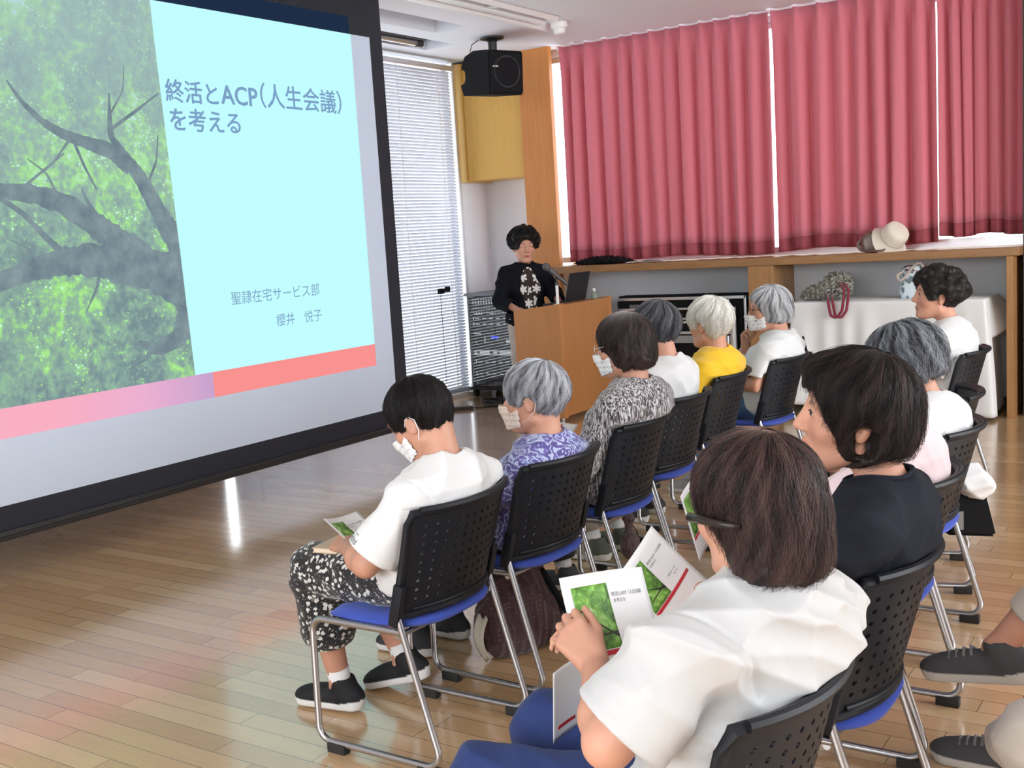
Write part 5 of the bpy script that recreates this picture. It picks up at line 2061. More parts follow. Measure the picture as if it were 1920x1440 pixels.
    def glasses(self, m):
        mb = MB()
        for e in (-1, 1):
            pts = [self.hp(e * .033 + .022 * math.cos(a), .101 - abs(.022 * math.cos(a) + .0) * .12 * 1, .002 + .016 * math.sin(a)) for a in np.linspace(0, 2 * PI, 25)[:-1]]
            mb.tube(pts, .0014, 6, closed=True)
            mb.tube([self.hp(e * .055, .097, .006), self.hp(e * .074, .05, .010), self.hp(e * .079, .0, .010), self.hp(e * .079, -.02, -.002)], .0015, 6)
        mb.tube([self.hp(-.011, .103, .005), self.hp(0, .107, .008), self.hp(.011, .103, .005)], .0014, 6)
        return mb.build('glasses', m, self.root, smooth=True)


M_lash = mat('eyelash_dark', (0.03, 0.02, 0.018), .7)

# ------------------------------------------------------------------ the fabrics
M_tee = fabric('white_tee', (0.72, 0.73, 0.74))
M_tee2 = fabric('white_satin_tee', (0.50, 0.505, 0.51), .08)
M_tee2.node_tree.nodes['Principled BSDF'].inputs['Roughness'].default_value = .6
M_yellow = fabric('yellow_shirt', (0.86, 0.52, 0.015))
M_navy = fabric('navy_shirt', (0.016, 0.019, 0.028), sheen=0.0)
M_navy.node_tree.nodes['Principled BSDF'].inputs['Specular IOR Level'].default_value = .15
M_pink = fabric('pink_shirt', (0.82, 0.66, 0.70))
M_polo = fabric('white_polo', (0.70, 0.72, 0.74))
M_jean = fabric('blue_jeans', (0.07, 0.16, 0.32), .3)
M_bluetr = fabric('royal_blue_trousers', (0.010, 0.028, 0.125), sheen=.05)
M_greytr = fabric('grey_trousers', (0.20, 0.19, 0.18))
M_beigetr = fabric('beige_trousers', (0.50, 0.45, 0.40))
M_khaki = fabric('khaki_trousers', (0.40, 0.35, 0.29))
M_blacktr = fabric('black_trousers', (0.012, 0.012, 0.014), sheen=0.0)
M_jacket = fabric('black_jacket', (0.007, 0.008, 0.012), sheen=0.0)
M_jacket.node_tree.nodes['Principled BSDF'].inputs['Specular IOR Level'].default_value = .12
M_collar_blue = fabric('pale_blue_collar', (0.42, 0.58, 0.76))

# black trousers with small white flowers
M_floral = fabric('black_floral_trousers', (0.01, 0.01, 0.012))
g = NT(M_floral)
v1 = g.voronoi(g.coord(), 50)
n1 = g.noise(g.coord(), 150, 2)
f = g.math('ADD', v1.outputs['Distance'], g.math('MULTIPLY', g.math('SUBTRACT', n1.outputs['Fac'], .5), .55))
w = g.ramp(f, [(.33, (.60, .60, .58)), (.37, (.01, .01, .012))], 'LINEAR')
v2 = g.voronoi(g.mapping(g.coord(), loc=(3, 1, 2)), 105)
w2 = g.ramp(g.math('ADD', v2.outputs['Distance'], g.math('MULTIPLY', g.math('SUBTRACT', n1.outputs['Fac'], .5), .7)), [(.16, (.30, .30, .30)), (.22, (0, 0, 0))])
g.base(g.mix(1.0, w, w2, 'ADD'))
# purple and blue paisley blouse
M_paisley = fabric('purple_paisley_blouse', (.3, .25, .5))
g = NT(M_paisley)
n1 = g.noise(g.coord(), 9, 3, .6, 1.0)
vm = g.n('VectorMath', operation='SCALE')
g.link(n1.outputs['Color'], vm.inputs[0])
vm.inputs['Scale'].default_value = .12
va = g.n('VectorMath', operation='ADD')
g.link(g.coord(), va.inputs[0])
g.link(vm.outputs[0], va.inputs[1])
v1 = g.voronoi(va.outputs[0], 15)
rings = g.math('SINE', g.math('MULTIPLY', v1.outputs['Distance'], 24))
c1 = g.ramp(n1.outputs['Fac'], [(.36, lin(84, 70, 140)), (.48, lin(112, 104, 178)), (.56, lin(126, 138, 196)), (.68, lin(160, 180, 222))])
c2 = g.mix(g.math('GREATER_THAN', rings, .55), c1, lin(186, 196, 226))
c3 = g.mix(g.math('LESS_THAN', rings, -.70), c2, lin(88, 76, 142))
g.base(c3)
# black and white streaked top
M_streak = fabric('streaked_top', (.4, .4, .4))
g = NT(M_streak)
n0 = g.noise(g.coord(), 7, 2)
wv = g.n('TexNoise')
g.link(g.mapping(g.coord(), (62, 62, 9), (.12, .25, 0)), wv.inputs['Vector'])
wv.inputs['Scale'].default_value = 2.6
wv.inputs['Detail'].default_value = 2.5
wv.inputs['Distortion'].default_value = .8
g.base(g.ramp(wv.outputs['Fac'], [(.42, lin(58, 52, 54)), (.50, lin(120, 112, 112)), (.56, lin(206, 206, 212))]))
# navy stripes on white
M_stripe = fabric('striped_shirt', (.8, .8, .8))
g = NT(M_stripe)
sp_ = g.n('SeparateXYZ')
g.link(g.coord(), sp_.inputs[0])
st_ = g.math('SINE', g.math('MULTIPLY', g.math('ADD', sp_.outputs[2], g.math('MULTIPLY', sp_.outputs[1], -.5)), 330))
g.base(g.mix(g.math('GREATER_THAN', st_, .72), (.74, .77, .80), (.02, .025, .04)))
# brown blouse with large white flowers
M_flower = fabric('brown_flower_blouse', (.05, .03, .02))
g = NT(M_flower)
v1 = g.voronoi(g.coord(), 10.5, rand=.75)
sub_ = g.n('VectorMath', operation='SUBTRACT')
g.link(g.coord(), sub_.inputs[0])
g.link(v1.outputs['Position'], sub_.inputs[1])
sp_ = g.n('SeparateXYZ')
g.link(sub_.outputs[0], sp_.inputs[0])
an = g.math('ARCTAN2', sp_.outputs[2], sp_.outputs[0])
pet = g.math('ADD', g.math('MULTIPLY', g.math('ABSOLUTE', g.math('SINE', g.math('MULTIPLY', an, 3.0))), .026), .016)
rad_ = g.math('SQRT', g.math('ADD', g.math('POWER', sp_.outputs[0], 2), g.math('POWER', sp_.outputs[2], 2)))
g.base(g.mix(g.math('LESS_THAN', rad_, pet), (.030, .017, .012), (.78, .78, .75)))

GREY0, GREY1 = lin(92, 92, 98), lin(205, 208, 216)
BLK0, BLK1 = lin(22, 19, 20), lin(58, 48, 48)


def seat_at(k):
    x, y, rz, _ = CHAIRS[k]
    return (x, y)


RZ = PI / 2

# ---- A: short black hair, white tee, floral trousers, reads a handout
pA = Body('A', 'person with short black hair in a white tee and black floral trousers', seat_at('A'), RZ, head=(.0, -.060, 1.008), look=(4, 32, -4), hs=1.0,
          neck=(.0, -.145, .842), sw=.176, w=1.0, bust=False, res=.0045, tone=.92,
          armL=dict(E=(-.262, -.035, .625), W=(-.118, .165, .615), f=(.35, .80, .02), n=(.55, -.1, -.75), curl=(30, 45, 35)),
          armR=dict(E=(.262, .0, .63), W=(.115, .20, .60), f=(-.55, .75, .05), n=(-.4, -.3, -.75), curl=(30, 45, 35)),
          kneeL=(-.045, .375, .50), kneeR=(.155, .36, .51), ankL=(.015, .37, .095), ankR=(.225, .27, .125), toeL=(-.10, 1, -.02), toeR=(-.12, 1, -.28))
pA.skin()
pA.eyes()
pA.bottoms(M_floral, cuff=.15, baggy=.030, seed=4, name='floral_trousers')
pA.top(M_tee, sleeve=.86, grow=.016, neck_r=.064, seed=5, flare=.016, name='white_tee',
       amp=1.5, folds=[(V3(-.11, -.19, .80), V3(-.06, -.205, .68), .011, .03), (V3(-.15, -.16, .74), V3(-.15, -.12, .58), .011, .03), (V3(.14, -.20, .78), V3(.03, -.225, .70), .010, .03)])
pA.collar_rib(M_tee)
FLD_A, SLEEVE_ANG = pA.last_top[0], PI + .62
pA.shoes(lin(30, 30, 33), (0.72, 0.72, 0.72))
pA.hair('crop', lin(20, 18, 20), lin(46, 38, 40), streak=.25, vol=.013, nstr=2600, srad=.0005, seed=3, nape=-.088, face=(.064, .055, .0), tips=.008, thin=((.05, -.30, .95), .016, lin(120, 95, 88), .55))
pA.mask()

# ---- B: grey hair, purple paisley blouse
pB = Body('B', 'grey-haired woman in a purple and blue paisley blouse with a face mask', seat_at('B'), RZ, head=(.0, -.095, .975), look=(12, 4, 2), hs=1.02, neck=(.0, -.135, .790), sw=.165, res=.0055,
          kneeL=(-.09, .34, .50), kneeR=(.11, .33, .50), ankL=(-.08, .44, .09), ankR=(.12, .43, .09))
pB.skin()
pB.eyes()
pB.bottoms(M_blacktr, cuff=.05, name='black_trousers')
pB.top(M_paisley, sleeve=1.45, grow=.014, neck_r=.062, seed=8, name='paisley_blouse')
pB.hair('short', lin(84, 84, 90), GREY1, streak=.62, vol=.020, nstr=2400, srad=.0007, seed=6, nape=-.088, face=(.060, .05, .0), rough_k=.003)
pB.mask(mat('mask_beige', (.78, .66, .58), .85))
pB.shoes(lin(60, 60, 64), (.75, .75, .75))

# ---- C: dark brown bob, streaked top
pC = Body('C', 'woman with dark bobbed hair in a black and white streaked top, white mask', seat_at('C'), RZ, head=(-.0, -.135, 1.075), look=(6, 8, 0), hs=1.04, neck=(.0, -.180, .898), sw=.175, w=1.05, res=.0055,
          armL=dict(E=(-.262, -.085, .665), W=(-.13, .12, .64), f=(.3, .9, .05), n=(.3, 0, -1)), ankL=(-.10, .30, .09), ankR=(.10, .26, .09))
pC.skin()
pC.eyes()
pC.bottoms(M_blacktr, cuff=.05, name='black_trousers')
pC.top(M_streak, sleeve=1.08, grow=.020, neck_r=.062, seed=9, name='streaked_top', flare=.03)
pC.hair('bob', lin(38, 29, 30), lin(78, 62, 58), streak=.35, vol=.018, nstr=1800, srad=.0007, seed=7, nape=-.092, thin=((.0, -.05, .99), .055, lin(190, 185, 185), .9))
pC.mask()
pC.glasses(mat('pale_frame', (.75, .72, .68), .3))
pC.shoes(lin(70, 74, 74), (.8, .8, .8))

# ---- D: dark grey hair, white shirt
pD = Body('D', 'person with dark grey hair in a plain white shirt in front of the stage rails', seat_at('D'), RZ, head=(.0, -.055, 1.075), look=(-8, 4, 0), hs=1.02, neck=(.0, -.110, .912), sw=.172, res=.0065,
          ankL=(-.10, .26, .09), ankR=(.10, .24, .09))
pD.skin(hands=(-1, 1))
pD.eyes()
pD.bottoms(fabric('khaki_cloth', (.32, .28, .22)), cuff=.06, name='khaki_trousers')
pD.top(M_tee, sleeve=.8, neck_r=.064, seed=10, name='white_shirt')
pD.hair('short', lin(44, 44, 48), lin(120, 122, 128), streak=.45, vol=.020, nstr=1200, srad=.0009, seed=8, nape=-.080)
pD.shoes(lin(92, 96, 84), (.7, .7, .65))

# ---- E: white hair, yellow shirt
pE = Body('E', 'white-haired person in a bright yellow short-sleeved shirt', seat_at('E'), RZ, head=(.0, -.095, 1.035), look=(-14, 4, 0), hs=1.04, neck=(.0, -.130, .862), sw=.180, res=.0065)
pE.skin()
pE.eyes()
pE.shoes(lin(52, 50, 50), (.6, .6, .6), socks=False)
pE.bottoms(M_blacktr, cuff=.05, name='black_trousers')
pE.top(M_yellow, sleeve=.9, grow=.018, neck_r=.060, seed=11, name='yellow_shirt')
pE.hair('short', lin(206, 203, 192), lin(248, 247, 242), streak=.6, vol=.024, nstr=1500, srad=.0011, seed=9, nape=-.092, rough_k=.004, extra=[('ell', V3(-.035, -.05, -.05), V3(.05, .055, .05), np.eye(3), .03)])

# ---- F: grey bob, glasses and mask, white polo, hand at the chin
pF = Body('F', 'masked woman with grey bobbed hair and glasses, hand raised to her chin', seat_at('F'), RZ, head=(.0, -.090, 1.045), look=(32, 4, 0), hs=1.06, neck=(.0, -.150, .872), sw=.172, res=.0055,
          armR=dict(E=(.13, .10, .70), W=(.045, .075, .835), f=(-.25, -.10, .95), n=(-.3, -.9, .1), curl=(50, 60, 40)),
          armL=dict(E=(-.245, -.10, .655), W=(-.115, .11, .655), f=(.4, .85, 0), n=(.2, 0, -1), curl=(25, 30, 20)))
pF.skin()
pF.shoes(lin(150, 148, 146), (.6, .6, .6), socks=False)
pF.bottoms(M_jean, cuff=.05, name='blue_jeans')
pF.top(M_polo, sleeve=.85, grow=.017, neck_r=.066, seed=12, name='white_polo', flare=.02)
pF.collar_rib(M_collar_blue, r=.014, up=.016, nr=.062, name='blue_collar')
MB().tube([pF.root and tuple(pF.N + V3(.085 * math.cos(a), .075 * math.sin(a) - .002, -.030 + .012 * math.sin(a))) for a in np.linspace(PI * .1, PI * 1.95, 22)], .003, 6).build('collar_stripe', fabric('red_trim', (.35, .05, .08)), pF.root, smooth=True)
pF.hair('bob', lin(96, 98, 104), lin(222, 224, 228), streak=.62, vol=.017, nstr=1500, srad=.0011, seed=10, nape=-.074, part=(-.35, -.1, .93), face=(.060, .05, .0), fdepth=.014)
pF.mask()
pF.eyes()
pF.glasses(mat('brown_frame', (.14, .05, .03), .3))
for nm, z0, z1 in (('striped_sleeve', .0, 1.0),):
    a = pF.arm[1]
    MB().tube([a['E'] * .98 + V3(0, -.005, -.02), a['E'], a['E'] * .6 + a['W'] * .4, a['E'] * .25 + a['W'] * .75], [.045, .05, .047, .043], 16).build(nm, M_stripe, pF.root, smooth=True)
wc = MB()
wA = pF.arm[-1]
dv = unit(wA['W'] - wA['E'])
wq = wA['W'] - dv * .02
Mw = Matrix.Translation(Vector(wq)) @ Vector(dv).to_track_quat('Z', 'Y').to_matrix().to_4x4()
wc.lathe([(.0275, -.006), (.030, -.006), (.030, .006), (.0275, .006), (.0275, -.006)], 20, Mw)
wo = wc.build('wristwatch', M_metal, pF.root, smooth=True)

# ---- G: nearest, brown bob with hair clip, white tee
pG = Body('G', 'person with brown bobbed hair and a dark hair clip in a white tee', seat_at('G'), RZ, head=(.015, -.140, 1.060), look=(-18, 10, 3), hs=1.02, neck=(.005, -.170, .907), sw=.182, w=1.08, res=.0042, tone=.95,
          SL=(-.178, -.100, .868), SR=(.188, -.185, .825),
          armL=dict(E=(-.265, .0, .735), W=(-.110, .105, .785), f=(.18, .72, .60), n=(.75, .30, -.45), curl=(38, 48, 30), thumb=(.75, .45, .3)),
          armR=dict(E=(.26, .02, .68), W=(.14, .20, .72), f=(-.30, .80, .35), n=(-.6, .2, -.6), curl=(30, 40, 30)),
          kneeL=(-.13, .34, .525), kneeR=(.11, .35, .53))
pG.skin()
pG.eyes()
pG.bottoms(M_bluetr, cuff=.05, name='blue_trousers', grow=.016)
pG.top(M_tee2, sleeve=.84, grow=.020, neck_r=.064, seed=14, flare=.022, name='white_tee', amp=2.3, seam=.005,
       folds=[(V3(-.12, -.20, .86), V3(-.10, -.235, .70), .016, .03), (V3(-.05, -.245, .84), V3(.01, -.255, .74), .013, .03), (V3(.13, -.27, .80), V3(.00, -.265, .70), .013, .03), (V3(-.215, -.13, .84), V3(-.21, -.08, .73), .014, .03), (V3(-.16, -.15, .74), V3(-.02, -.245, .64), .016, .025), (V3(-.155, -.12, .70), V3(-.05, -.21, .56), .014, .025)])
pG.collar_rib(M_tee2, r=.0085, up=.014)
pG.shoes(lin(160, 155, 148), (.7, .68, .65))
pG.hair('bob', lin(36, 27, 27), lin(92, 70, 66), streak=.42, vol=.014, nstr=8500, srad=.0005, mess=.35, seed=12, res=.0032, nape=-.125, thin=((.12, -.12, .98), .028, lin(180, 150, 134), .8), face=(.056, .05, .0), tips=.03,
        extra=[('ell', V3(0, -.040, -.090), V3(.084, .068, .055), np.eye(3), .03)])
# the hair clip sits over the left ear
cl = MB()
cp = [pG.hp(-.094, .055, -.006), pG.hp(-.100, .022, -.010), pG.hp(-.103, -.014, -.016), pG.hp(-.096, -.050, -.022)]
cl.tube(cp, [.0085, .0075, .0065, .004], 10)
hc = cl.build('hair_clip', mat('tortoise_clip', (.020, .014, .012), .18, spec=.4), pG.root, smooth=True)

# ---- H: black hair, navy top, profile
pH = Body('H', 'woman with short black hair in a navy blue top, face in profile', seat_at('H'), RZ, head=(.0, -.105, 1.088), look=(25, -3, -3), hs=1.10, neck=(.0, -.175, .914), sw=.180, w=1.02, res=.0038, tone=.96,
          armL=dict(E=(-.25, .03, .68), W=(-.09, .24, .66), f=(.2, .9, .1), n=(.5, 0, -.9)), kneeL=(-.08, .41, .495), ankL=(-.01, .74, .085))
pH.skin(smooth=2)
pH.shoes(lin(168, 164, 158), (.6, .58, .55))
pH.eyes()
pH.bottoms(M_blacktr, cuff=.05, name='black_trousers')
pH.top(M_navy, sleeve=1.3, grow=.014, neck_r=.070, seed=16, name='navy_top', res=.0055, neck_up=.0)
pH.collar_rib(M_navy, r=.006, up=.004, nr=.074)
pH.hair('ear', lin(18, 15, 16), lin(74, 58, 56), streak=.26, vol=.024, nstr=6500, srad=.00045, mess=.7, seed=13, res=.0032, nape=-.092, face=(.060, .060, .0), tips=.02, fdepth=.022,
        extra=[('ell', V3(0, .055, .085), V3(.055, .040, .024), np.eye(3), .02), ('ell', V3(-.085, -.012, -.040), V3(.030, .024, .036), np.eye(3), .010, 'cut'), ('ell', V3(.085, -.012, -.040), V3(.030, .024, .036), np.eye(3), .010, 'cut')])

# ---- I: pale pink shirt, head behind the navy top's wearer
pI = Body('I', 'person in a pale pink shirt mostly hidden behind the woman in navy', seat_at('I'), RZ, head=(-.03, -.02, .98), look=(5, 18, 0), neck=(.0, -.115, .865), sw=.180, res=.0065,
          armL=dict(E=(-.23, .10, .68), W=(-.08, .24, .68)))
pI.skin()
pI.eyes()
pI.shoes(lin(40, 38, 40), (.6, .6, .6), socks=False)
pI.bottoms(M_blacktr, name='black_trousers', cuff=.05)
pI.top(M_pink, sleeve=1.3, grow=.020, seed=17, name='pink_shirt')
pI.hair('short', lin(30, 26, 27), lin(70, 62, 60), streak=.3, nstr=600, srad=.0009, seed=14)

# ---- J: tousled grey hair, white shirt
pJ = Body('J', 'person with tousled dark grey hair in a white shirt in the second row', seat_at('J'), RZ, head=(.0, -.020, 1.005), look=(8, 10, 0), hs=1.06, neck=(.0, -.110, .828), sw=.182, res=.006)
pJ.skin()
pJ.eyes()
pJ.shoes(lin(60, 58, 60), (.6, .6, .6), socks=False)
pJ.bottoms(M_blacktr, name='black_trousers', cuff=.05)
pJ.top(M_tee, sleeve=.85, grow=.020, seed=18, name='white_shirt')
pJ.hair('ear', lin(40, 41, 46), lin(176, 182, 192), streak=.40, vol=.026, mess=1.0, nstr=3600, srad=.0008, seed=15, nape=-.085, rough_k=.006, part=(.05, .1, .95))

# ---- L: curly dark hair, white shirt, grey trousers
pL = Body('L', 'curly dark-haired woman in a white collared shirt sitting by the clothed table', seat_at('L'), RZ, head=(.0, -.020, 1.078), look=(26, -2, 0), hs=1.10, neck=(.0, -.090, .892), sw=.175, res=.006)
pL.skin()
pL.shoes(lin(36, 34, 34), (.6, .6, .6), socks=False)
pL.eyes()
pL.bottoms(M_greytr, name='grey_trousers', cuff=.05)
pL.top(M_tee, sleeve=.9, grow=.020, seed=19, name='white_shirt', neck_up=.02)
pL.collar_rib(M_tee, r=.013, up=.02, nr=.062)
pL.hair('curly', lin(20, 17, 18), lin(66, 58, 58), streak=.4, vol=.026, nstr=900, srad=.0011, seed=16, nape=-.080, face=(.064, .066, .0), fdepth=.012)

# ---- the speaker at the lectern
pS = Body('S', 'woman with short curly black hair in a black jacket speaking at the lectern', (-5.235, 8.09), math.radians(-128), head=(.0, .035, 1.445), look=(-8, 8, 0), hs=1.20, neck=(0, -.01, 1.265), sw=.168, w=.92, pelvis=(0, -.01, .80), res=.006, seated=False, bust=True,
          armL=dict(E=(-.245, .06, 1.01), W=(-.20, .27, .955), f=(.25, .9, -.15), n=(.1, 0, -1), curl=(30, 40, 30)),
          armR=dict(E=(.245, .02, .985), W=(.155, .205, .915), f=(-.55, .75, -.25), n=(-.35, .1, -.9), curl=(45, 55, 35)),
          kneeL=(-.085, .01, .44), kneeR=(.085, .01, .44), ankL=(-.09, -.01, .085), ankR=(.09, -.01, .085), shoulder_drop=.065)
pS.skin(smooth=1, hand_s=1.0)
pS.eyes(closed=True)
pS.bottoms(M_beigetr, cuff=.03, name='beige_trousers', grow=.016)
pS.top(M_flower, sleeve=.3, grow=.002, seed=20, name='flower_blouse', amp=.2, seam=0.0, neck_r=.064, hem_z=.70)
pS.top(M_jacket, sleeve=1.72, grow=.019, seed=21, name='black_jacket', neck_r=.066, hem_z=.745, flare=.014,
       cut=[('ell', V3(-.005, .17, 1.13), V3(.100, .12, .24), rotm(0, 0, 0), .01, 'cut'), ('ell', V3(-.005, .19, .85), V3(.085, .12, .25), np.eye(3), .01, 'cut')])
lp = MB()
for e in (-1, 1):
    lp.slab(lambda u, v, e=e: (e * (.055 + .045 * u * math.sin(PI * min(1, v * 1.15 + .05)) + .012 * (1 - v)), .118 - .03 * u - .07 * v * v, .98 + .26 * v), 6, 12, .006)
lp.build('lapels', M_jacket, pS.root, smooth=True)
pS.hair('curly', lin(12, 10, 11), lin(34, 28, 28), streak=.3, vol=.024, nstr=600, srad=.0014, seed=17, nape=-.052, face=(.064, .062, .0))
pS.shoes(lin(40, 36, 36), (.3, .3, .3), socks=False)

# ---- seated at the right edge: crossed legs with grey trainers
pM = Body('M', 'person at the right edge of whom only beige trousers and dark grey trainers show', (.02, 3.02), RZ, head=(.0, -.05, 1.15), look=(0, 0, 0), res=.0065,
          kneeL=(-.72, .36, .46), kneeR=(.04, .36, .60), ankL=(.06, .55, .085), ankR=(.02, .57, .36), toeL=(.05, 1, 0), toeR=(.02, 1, -.12))
pM.skin(hands=(-1, 1))
pM.eyes()
pM.bottoms(M_beigetr, cuff=.12, name='beige_trousers', grow=.018)
pM.top(M_tee, name='white_shirt', seed=23)
pM.hair('short', *[lin(60, 60, 62)] * 2, nstr=200)
pM.shoes(lin(74, 74, 78), lin(200, 196, 190), s_=1.08, socks=False, lace=mat('grey_lace', (.20, .20, .21), .8))

# ------------------------------------------------------------------ printed handouts
M_paper = mat('paper', (0.82, 0.82, 0.83), 0.7)
M_print_red = mat('print_red', lin(196, 44, 56), 0.6)
M_print_txt = mat('print_grey', (0.10, 0.10, 0.12), 0.7)
M_print_tree = mat('print_tree', (.1, .3, .05), .55)
g = NT(M_print_tree)
n1 = g.noise(g.coord(), 42, 5, .65, .6)
n2 = g.noise(g.coord(), 12, 2, .5)
f = g.math('ADD', g.math('MULTIPLY', n1.outputs['Fac'], .65), g.math('MULTIPLY', n2.outputs['Fac'], .35))
g.base(g.ramp(f, [(.34, lin(40, 62, 36)), (.44, lin(74, 118, 48)), (.53, lin(112, 168, 66)), (.60, lin(158, 208, 110)), (.68, lin(226, 244, 214))]))
M_print_branch = mat('print_branch', lin(42, 46, 36), .6)


def handout(label, centre, right, up, bend=0.0, w=.21, h=.297, group='printed handouts', photo=True, curl=0.0, twist=0.0, band=False):
    t = thing('handout', label, 'handout', centre, 0, group)
    r_ = Vector(right).normalized()
    n_ = r_.cross(Vector(up)).normalized()
    u_ = n_.cross(r_)
    t.rotation_euler = Matrix((r_, u_, n_)).transposed().to_euler()

    def S(x, y, lift=0.0):
        a, b = x / (w / 2), y / (h / 2)
        return (x, y, bend * a * a + curl * b * b + twist * a * b + lift)

    def patch(x0, x1, y0, y1, lift, th, nu=12, nv=12):
        return MB().slab(lambda u, v: S(x0 + (x1 - x0) * u, y0 + (y1 - y0) * v, lift), nu, nv, th)
    patch(-w / 2, w / 2, -h / 2, h / 2, 0, .0006, 16, 16).build('sheet', M_paper, t, smooth=True)
    if photo:
        m = .018
        sw = w - 2 * m
        sh = sw * .74
        y1 = h / 2 - .022
        y0 = y1 - sh
        px = -w / 2 + m
        patch(px, px + sw * .46, y0 + sh * .085, y1, .0007, .0003).build('printed_photo', M_print_tree, t, smooth=True)
        mb = MB()
        for (a, b, c, d, k0, k1) in ((.46, .25, .16, .55, .020, .006), (.46, .30, .10, .28, .014, .005), (.44, .45, .34, .85, .010, .003)):
            mb.slab(lambda u, v, q=(a, b, c, d, k0, k1): S(px + sw * (q[0] + (q[2] - q[0]) * u), y0 + sh * (q[1] + (q[3] - q[1]) * u ** 1.3) + (v - .5) * sw * (q[4] + (q[5] - q[4]) * u) * 2.0, .0010), 10, 2, .0002)
        mb.build('printed_branches', M_print_branch, t)
        patch(px, px + sw, y0, y0 + sh * .07, .0007, .0003).build('printed_band', M_print_red, t, smooth=True)
        for body, fx, fy, fw in (('終活とACP（人生会議）', .50, .80, .48), ('を考える', .51, .71, .17), ('聖隷在宅サービス部', .62, .30, .24), ('櫻井　悦子', .74, .22, .12)):
            me = text_mesh(body, .01, 0)
            xs = np.array([v.co.x for v in me.vertices])
            k = fw * sw / (xs.max() - xs.min())
            for v in me.vertices:
                v.co = S(px + sw * fx + (v.co.x - xs.min()) * k, y0 + sh * fy + v.co.y * k * 1.1, .0012)
            link_mesh('printed_text', me, M_print_txt, t)
    if band:
        patch(-w * .36, w * .1, -h * .36, -h * .31, .0007, .0003).build('printed_band', M_print_red, t, smooth=True)
    return t


def W(k, x, y, z):
    """chair-local point to the room"""
    cx, cy, _, _ = CHAIRS[k]
    return Vector((cx - y, cy + x, z))


def WD(x, y, z):
    return Vector((-y, x, z))


# G holds one sheet up and has another hanging from the same hand
handout('handout with tree photo held up by the person with the hair clip', W('G', .027, .130, .806), WD(.93, -.30, -.13), WD(.15, .45, .88), bend=-.012, curl=.006, h=.21)
handout('sheet of white paper hanging below the hand of the person with the hair clip', W('G', .005, .230, .665), WD(.96, -.2, .1), WD(-.10, -.15, 1), bend=.005, photo=False, w=.11, h=.15, band=True)
handout('handout with red band slanting in front of the woman in navy', W('H', -.165, .276, .686), WD(.80, -.10, .45), WD(-.45, .60, .62), bend=-.010, curl=.008, w=.19, h=.25)
handout('handout held upright beside the hair clip, in front of the person in pale pink', W('I', -.23, .42, .665), WD(.85, .1, .15), WD(.45, .2, .87), bend=.008, h=.21)
# A's handout and the book under it
handout('handout held over a book by the person in floral trousers', W('A', -.02, .205, .622), WD(.95, .15, -.12), WD(-.35, .65, .55), bend=.010, w=.19, h=.18)
bk = thing('book', 'thin pale book under the handout held by the person in floral trousers', 'book', W('A', -.035, .220, .585), RZ + .15)
MB().box((-.075, -.10, .012), (.075, .10, .0145)).box((-.075, -.10, -.002), (.075, .10, .0005)).build('cover', mat('book_cover', (.55, .42, .30), .6), bk)
MB().box((-.072, -.097, .0005), (.073, .097, .012)).build('pages', mat('book_pages', (.72, .62, .48), .8), bk)
handout('handout lying on the knee of the woman in the streaked top', W('C', -.06, .205, .735), WD(.85, .25, -.0), WD(-.3, .9, .12), bend=.014, h=.21)
handout('handout held up at the left of the person in yellow', W('E', -.06, .10, .80), WD(.9, .15, -.35), WD(.25, .3, .9), bend=.006, h=.21)
handout('narrow white sheet raised in front of the tousled grey-haired person', W('J', .142, .202, .959), WD(.75, .1, -.5), WD(.4, .3, .8), bend=.004, photo=False, w=.15, h=.21)
handout('crumpled white papers on the lap of the masked woman in white polo', W('F', -.03, .17, .612), WD(.93, -.2, .05), WD(.1, .97, -.15), bend=-.05, curl=-.03, photo=False, twist=.02)

# ------------------------------------------------------------------ bags and small things
def soft_bag(fld_prims, lo, hi, h, waves, cut=None):
    f = Field(lo, hi, h)
    f.run(fld_prims)
    f.ripple(waves)
    for p, n in (cut or []):
        f.half(p, n, .006)
    V, F = f.mesh()
    return np_mesh('bag', smooth_mesh(V, F, 2, .4), F)


I3 = np.eye(3)
# maroon patterned bag on the floor under the paisley blouse's chair
M_maroon = fabric('maroon_bag', (.07, .035, .04), .3)
g = NT(M_maroon)
v1 = g.voronoi(g.coord(), 55, rand=.3)
g.base(g.ramp(v1.outputs['Distance'], [(.18, lin(96, 66, 70)), (.34, lin(62, 36, 40))]))
t = thing('shoulder_bag', 'maroon patterned bag slumped on the floor under a front-row chair', 'bag', (-2.25, 3.27, 0), math.radians(70))
me = soft_bag([('ell', V3(0, 0, .13), V3(.17, .10, .15), I3, .03), ('ell', V3(.02, .0, .26), V3(.12, .07, .10), I3, .05), ('ell', V3(.12, .02, .10), V3(.10, .09, .10), I3, .04)],
              V3(-.25, -.2, -.02), V3(.3, .2, .42), .007, [((1, .2, .3), .07, .008, 1), ((.3, 1, .4), .09, .006, 2)], [((0, 0, .002), (0, 0, -1))])
link_mesh('bag_body', me, M_maroon, t)
MB().tube([(.10, -.05, .30), (.20, -.06, .12), (.26, -.05, .02), (.34, -.02, .018), (.42, .0, .015)], [.012, .014, .02, .024, .012], 10).build('strap', M_blackmatte, t, smooth=True)
MB().slab(lambda u, v: (-.17 - .03 * math.sin(3 * v), -.08 + .06 * u, .03 + .16 * v + .01 * math.sin(9 * u)), 6, 10, .004).build('cord_handle', mat('cord_beige', (.45, .40, .32), .8), t, smooth=True)
t = thing('drawstring_pouch', 'small mauve drawstring pouch standing on the floor by a chair leg', 'pouch', (-2.41, 4.49, 0), .4)
M_pouch = fabric('mauve_pouch', (.13, .085, .09), .3)
